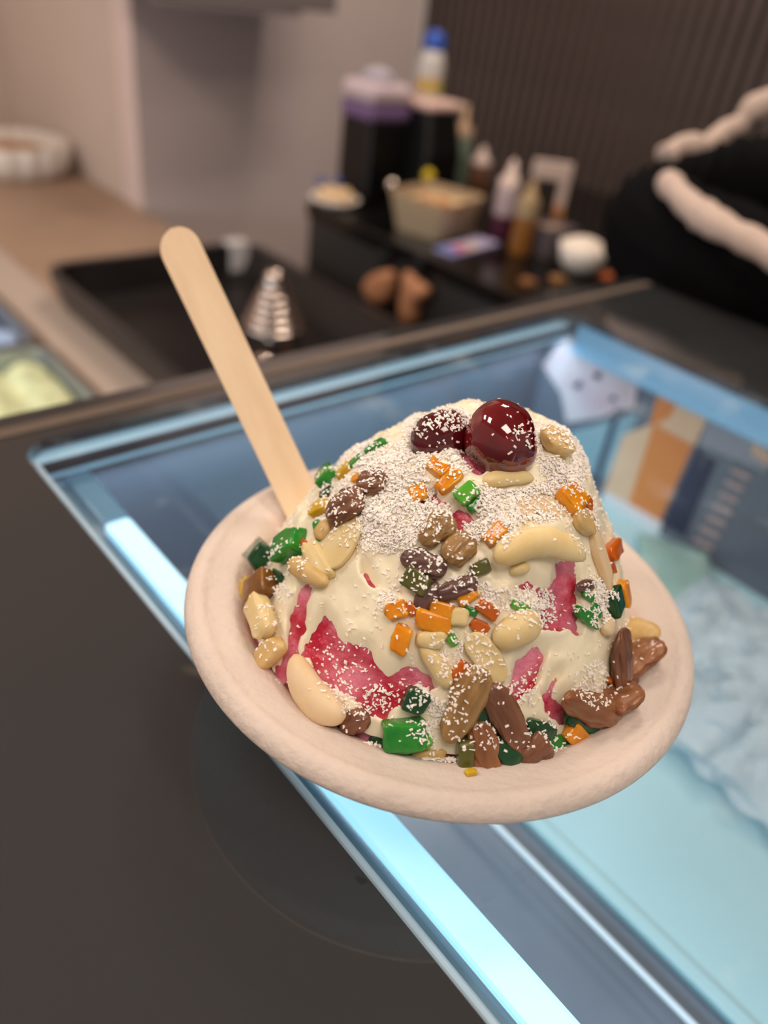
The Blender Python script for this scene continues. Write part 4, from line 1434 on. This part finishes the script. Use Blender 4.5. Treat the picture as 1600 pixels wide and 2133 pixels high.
def cherry(u, v, rpx, dep, m, lab, rx, seed, dusty):
    c = CAM + ray(u, v) * dep
    r = rpx * dep / FPX
    t_ = thing('cherry', lab, 'cherry', c, 0)
    bm = bmesh.new()
    bmesh.ops.create_uvsphere(bm, u_segments=48, v_segments=32, radius=1.0)
    for q in bm.verts:
        d = q.co.copy()
        dim = math.exp(-((1 - d.z) * 9) ** 1.0)
        n = noise.noise(d * 1.5 + Vector((seed, 0, 0)))
        q.co = d * (r * (1 + 0.035 * n - 0.30 * dim))
        q.co.z *= 0.92
    sk = link_mesh('flesh', bm, m, t_, True)
    sk.rotation_euler = rx
    pit = link_mesh('stem_scar', lathe([(0, 0), (0.0016, 0.0002), (0.0018, 0.001), (0.0008, 0.0016), (0, 0.0016)], 12), mat('stem_scar', (60, 24, 16), 0.6), t_, True)
    pit.location = Matrix.Rotation(0, 3, 'X') @ (sk.rotation_euler.to_matrix() @ Vector((0, 0, r * 0.92 * 0.68)))
    pit.rotation_euler = rx
    bpy.context.view_layer.update()
    TOPPING_GEO.append(([sk.matrix_world @ w_.co for w_ in sk.data.vertices], [tuple(p.vertices) for p in sk.data.polygons]))
    return t_


pk_ = Vector((MC.x, MC.y, base_h(MC.x, MC.y)))
dep0 = depth(hit(1050, 985)[0])
cherry(1045, 917, 85, dep0 + 0.004, M_cher, 'bright glossy dark red cherry on top of the heap', (0.2, 1.35, 0.5), 2, False)
cherry(918, 912, 66, dep0 + 0.012, M_cher2, 'dark cherry dusted with coconut beside the glossy cherry', (-0.9, -0.5, 0.3), 5, True)

# wooden stick
M_wood = mat('birch_wood', (238, 208, 172), 0.6, rgb2=(248, 222, 188), vscale=18, stretch=(1, 6, 1), bump=0.1, bscale=200)
pb = CAM + ray(655, 1105) * 0.284
pt = CAM + ray(357, 478) * 0.290
ax = (pt - pb)
Lst = ax.length
ax.normalize()
vd = (CAM - (pb + pt) / 2).normalized()
nrm = (vd - ax * vd.dot(ax)).normalized()
nrm = (Matrix.Rotation(-0.18, 3, ax) @ nrm).normalized()
sd = ax.cross(nrm)
bm = bmesh.new()
ND = 40
top_l, bot_l = [], []
wid0, wid1 = 0.0070, 0.0078
outl = []
for i in range(ND + 1):
    t = 0.92 * i / 12 if i < 12 else 0.92 + 0.08 * math.sin(math.pi / 2 * (i - 12) / (ND - 12))
    w = wid0 + (wid1 - wid0) * t
    if t > 0.93:
        q = (t - 0.93) / 0.07
        w *= math.sqrt(max(0.0, 1 - q * q * 0.995))
    outl.append((t * Lst, w))
th = 0.0009
V = []
for x, w in outl:
    ring = []
    for sgn, zz in ((-1, -th), (1, -th), (1, th), (-1, th)):
        curl = 0.0
        ring.append(bm.verts.new((x, sgn * w, zz)))
    V.append(ring)
for A, B in zip(V, V[1:]):
    for i in range(4):
        bm.faces.new((A[i], A[(i + 1) % 4], B[(i + 1) % 4], B[i]))
bm.faces.new(V[0])
bm.faces.new(V[-1])
es = [e for e in bm.edges if abs(e.verts[0].co.x - e.verts[1].co.x) > 1e-6]
bmesh.ops.bevel(bm, geom=es, offset=0.0004, segments=2, affect='EDGES')
stick = link_mesh('wooden_stick', bm, M_wood)
stick.matrix_world = Matrix.Translation(pb) @ Matrix(((ax.x, sd.x, nrm.x, 0), (ax.y, sd.y, nrm.y, 0), (ax.z, sd.z, nrm.z, 0), (0, 0, 0, 1)))
tag(stick, 'pale wooden spoon stick standing in the bowl', 'spoon')

# ------------------------------------------------------------------ shredded coconut, too many shreds to count
verts_all, faces_all = [], []


def merge(vs, fs):
    o_ = len(verts_all)
    verts_all.extend(vs)
    faces_all.extend([tuple(i + o_ for i in f) for f in fs])


merge([Vector(v) for v in iv], ifc)
merge([Vector(cr_v[i]) for i in used], [tuple(remap[i] for i in f) for f in keep])
merge([v.co.copy() for v in bw_me.vertices], [tuple(p.vertices) for p in bw_me.polygons])
n_heap = len(faces_all)
for vs, fs in TOPPING_GEO:
    merge(vs, fs)
bv_top = BVHTree.FromPolygons(verts_all, faces_all)
DENS = [(830, 1000, 85, 75, 1.0), (800, 1085, 120, 60, 1.0), (930, 950, 60, 45, 0.7), (880, 1060, 80, 60, 0.8), (1175, 965, 45, 80, 0.9), (1080, 1045, 110, 42, 1.0), (1020, 1080, 60, 60, 0.8),
        (1120, 920, 60, 40, 0.6), (905, 1205, 65, 45, 0.6), (1000, 1225, 85, 50, 0.9), (1115, 1260, 50, 50, 0.6), (915, 1480, 60, 90, 1.0), (930, 1565, 45, 45, 0.8),
        (770, 1390, 110, 80, 0.07), (740, 1450, 100, 40, 0.22), (1240, 1255, 45, 50, 0.8), (595, 1185, 40, 60, 0.7), (555, 1320, 25, 60, 0.3), (1070, 1420, 50, 50, 0.3),
        (1005, 1530, 60, 60, 0.35), (1140, 1540, 70, 40, 0.3), (1245, 1430, 50, 50, 0.4), (960, 1370, 70, 60, 0.5), (830, 1260, 50, 40, 0.4), (900, 1170, 60, 30, 0.5), (870, 915, 30, 50, 0.5),
        (940, 875, 40, 25, 0.6), (1040, 1350, 60, 50, 0.2), (700, 1040, 50, 60, 0.4), (1215, 1090, 30, 60, 0.5), (760, 950, 60, 30, 0.7), (850, 1560, 80, 30, 0.4), (720, 1500, 50, 30, 0.5)]


def dens(u, v):
    d = 0.012
    for cx, cy, rx, ry, w in DENS:
        q = ((u - cx) / rx) ** 2 + ((v - cy) / ry) ** 2
        if q < 1.6:
            d = max(d, w * (1 - sstep((q - 0.4) / 1.2)))
    return d


fv, ff = [], []
cnt = 0
tries = 0
R2 = random.Random(11)
while cnt < 30000 and tries < 420000:
    tries += 1
    a = R2.random() * 2 * math.pi
    r = 0.068 * math.sqrt(R2.random())
    x, y = r * math.cos(a), r * math.sin(a)
    h = bv_top.ray_cast(Vector((x, y, 0.16)), Vector((0, 0, -1)))
    if h[0] is None:
        continue
    p = h[0]
    n = h[1] if h[1].z > 0 else -h[1]
    u, v = pix(p)
    d = dens(u, v)
    if n.z < 0.25:
        d *= 0.5
    if h[2] >= n_heap:
        d *= 0.22
    d *= 0.75 + 0.9 * noise.noise(p * 150) if d > 0.05 else 1.0
    if R2.random() > d:
        continue
    L = R2.choice((0.0005, 0.0006, 0.0007, 0.0009, 0.0011, 0.0015)) * R2.uniform(0.8, 1.2)
    w = R2.uniform(0.0003, 0.00075)
    t = R2.uniform(0.00018, 0.0004)
    if R2.random() < 0.35:
        L, w, t = L * 0.7, w * 1.5, t * 1.2
    e1, e2 = R2.uniform(0.2, 1.0), R2.uniform(0.3, 1.1)
    d1 = Vector((R2.uniform(-1, 1), R2.uniform(-1, 1), R2.uniform(-0.5, 0.5)))
    d1 = (d1 - n * d1.dot(n) * R2.uniform(0.55, 1.0)).normalized()
    d2 = n.cross(d1).normalized()
    d3 = d1.cross(d2)
    c = p + n * (R2.uniform(0.0000, 0.0003) + R2.random() ** 2 * 0.0015 * d)
    o_ = len(fv)
    for sx, sy, sz in ((-1, -1, -1), (1, -e1, -1), (1, e1, -1), (-1, e2, -1), (-1, -1, 1), (1, -e1, 1), (.7, e1, 1), (-1, e2, 1)):
        fv.append(c + d1 * (sx * L / 2) + d2 * (sy * w / 2) + d3 * (sz * t / 2))
    for f in ((3, 2, 1, 0), (4, 5, 6, 7), (0, 1, 5, 4), (1, 2, 6, 5), (2, 3, 7, 6), (3, 0, 4, 7)):
        ff.append(tuple(o_ + i for i in f))
    cnt += 1
M_coco = mat('coconut_shred', (255, 250, 244), 0.7)
coco = pymesh('shredded_coconut', fv, ff, M_coco, False)
tag(coco, 'fine white coconut shreds sprinkled over the dessert', 'coconut', kind='stuff')
print('coconut shreds', cnt, tries)
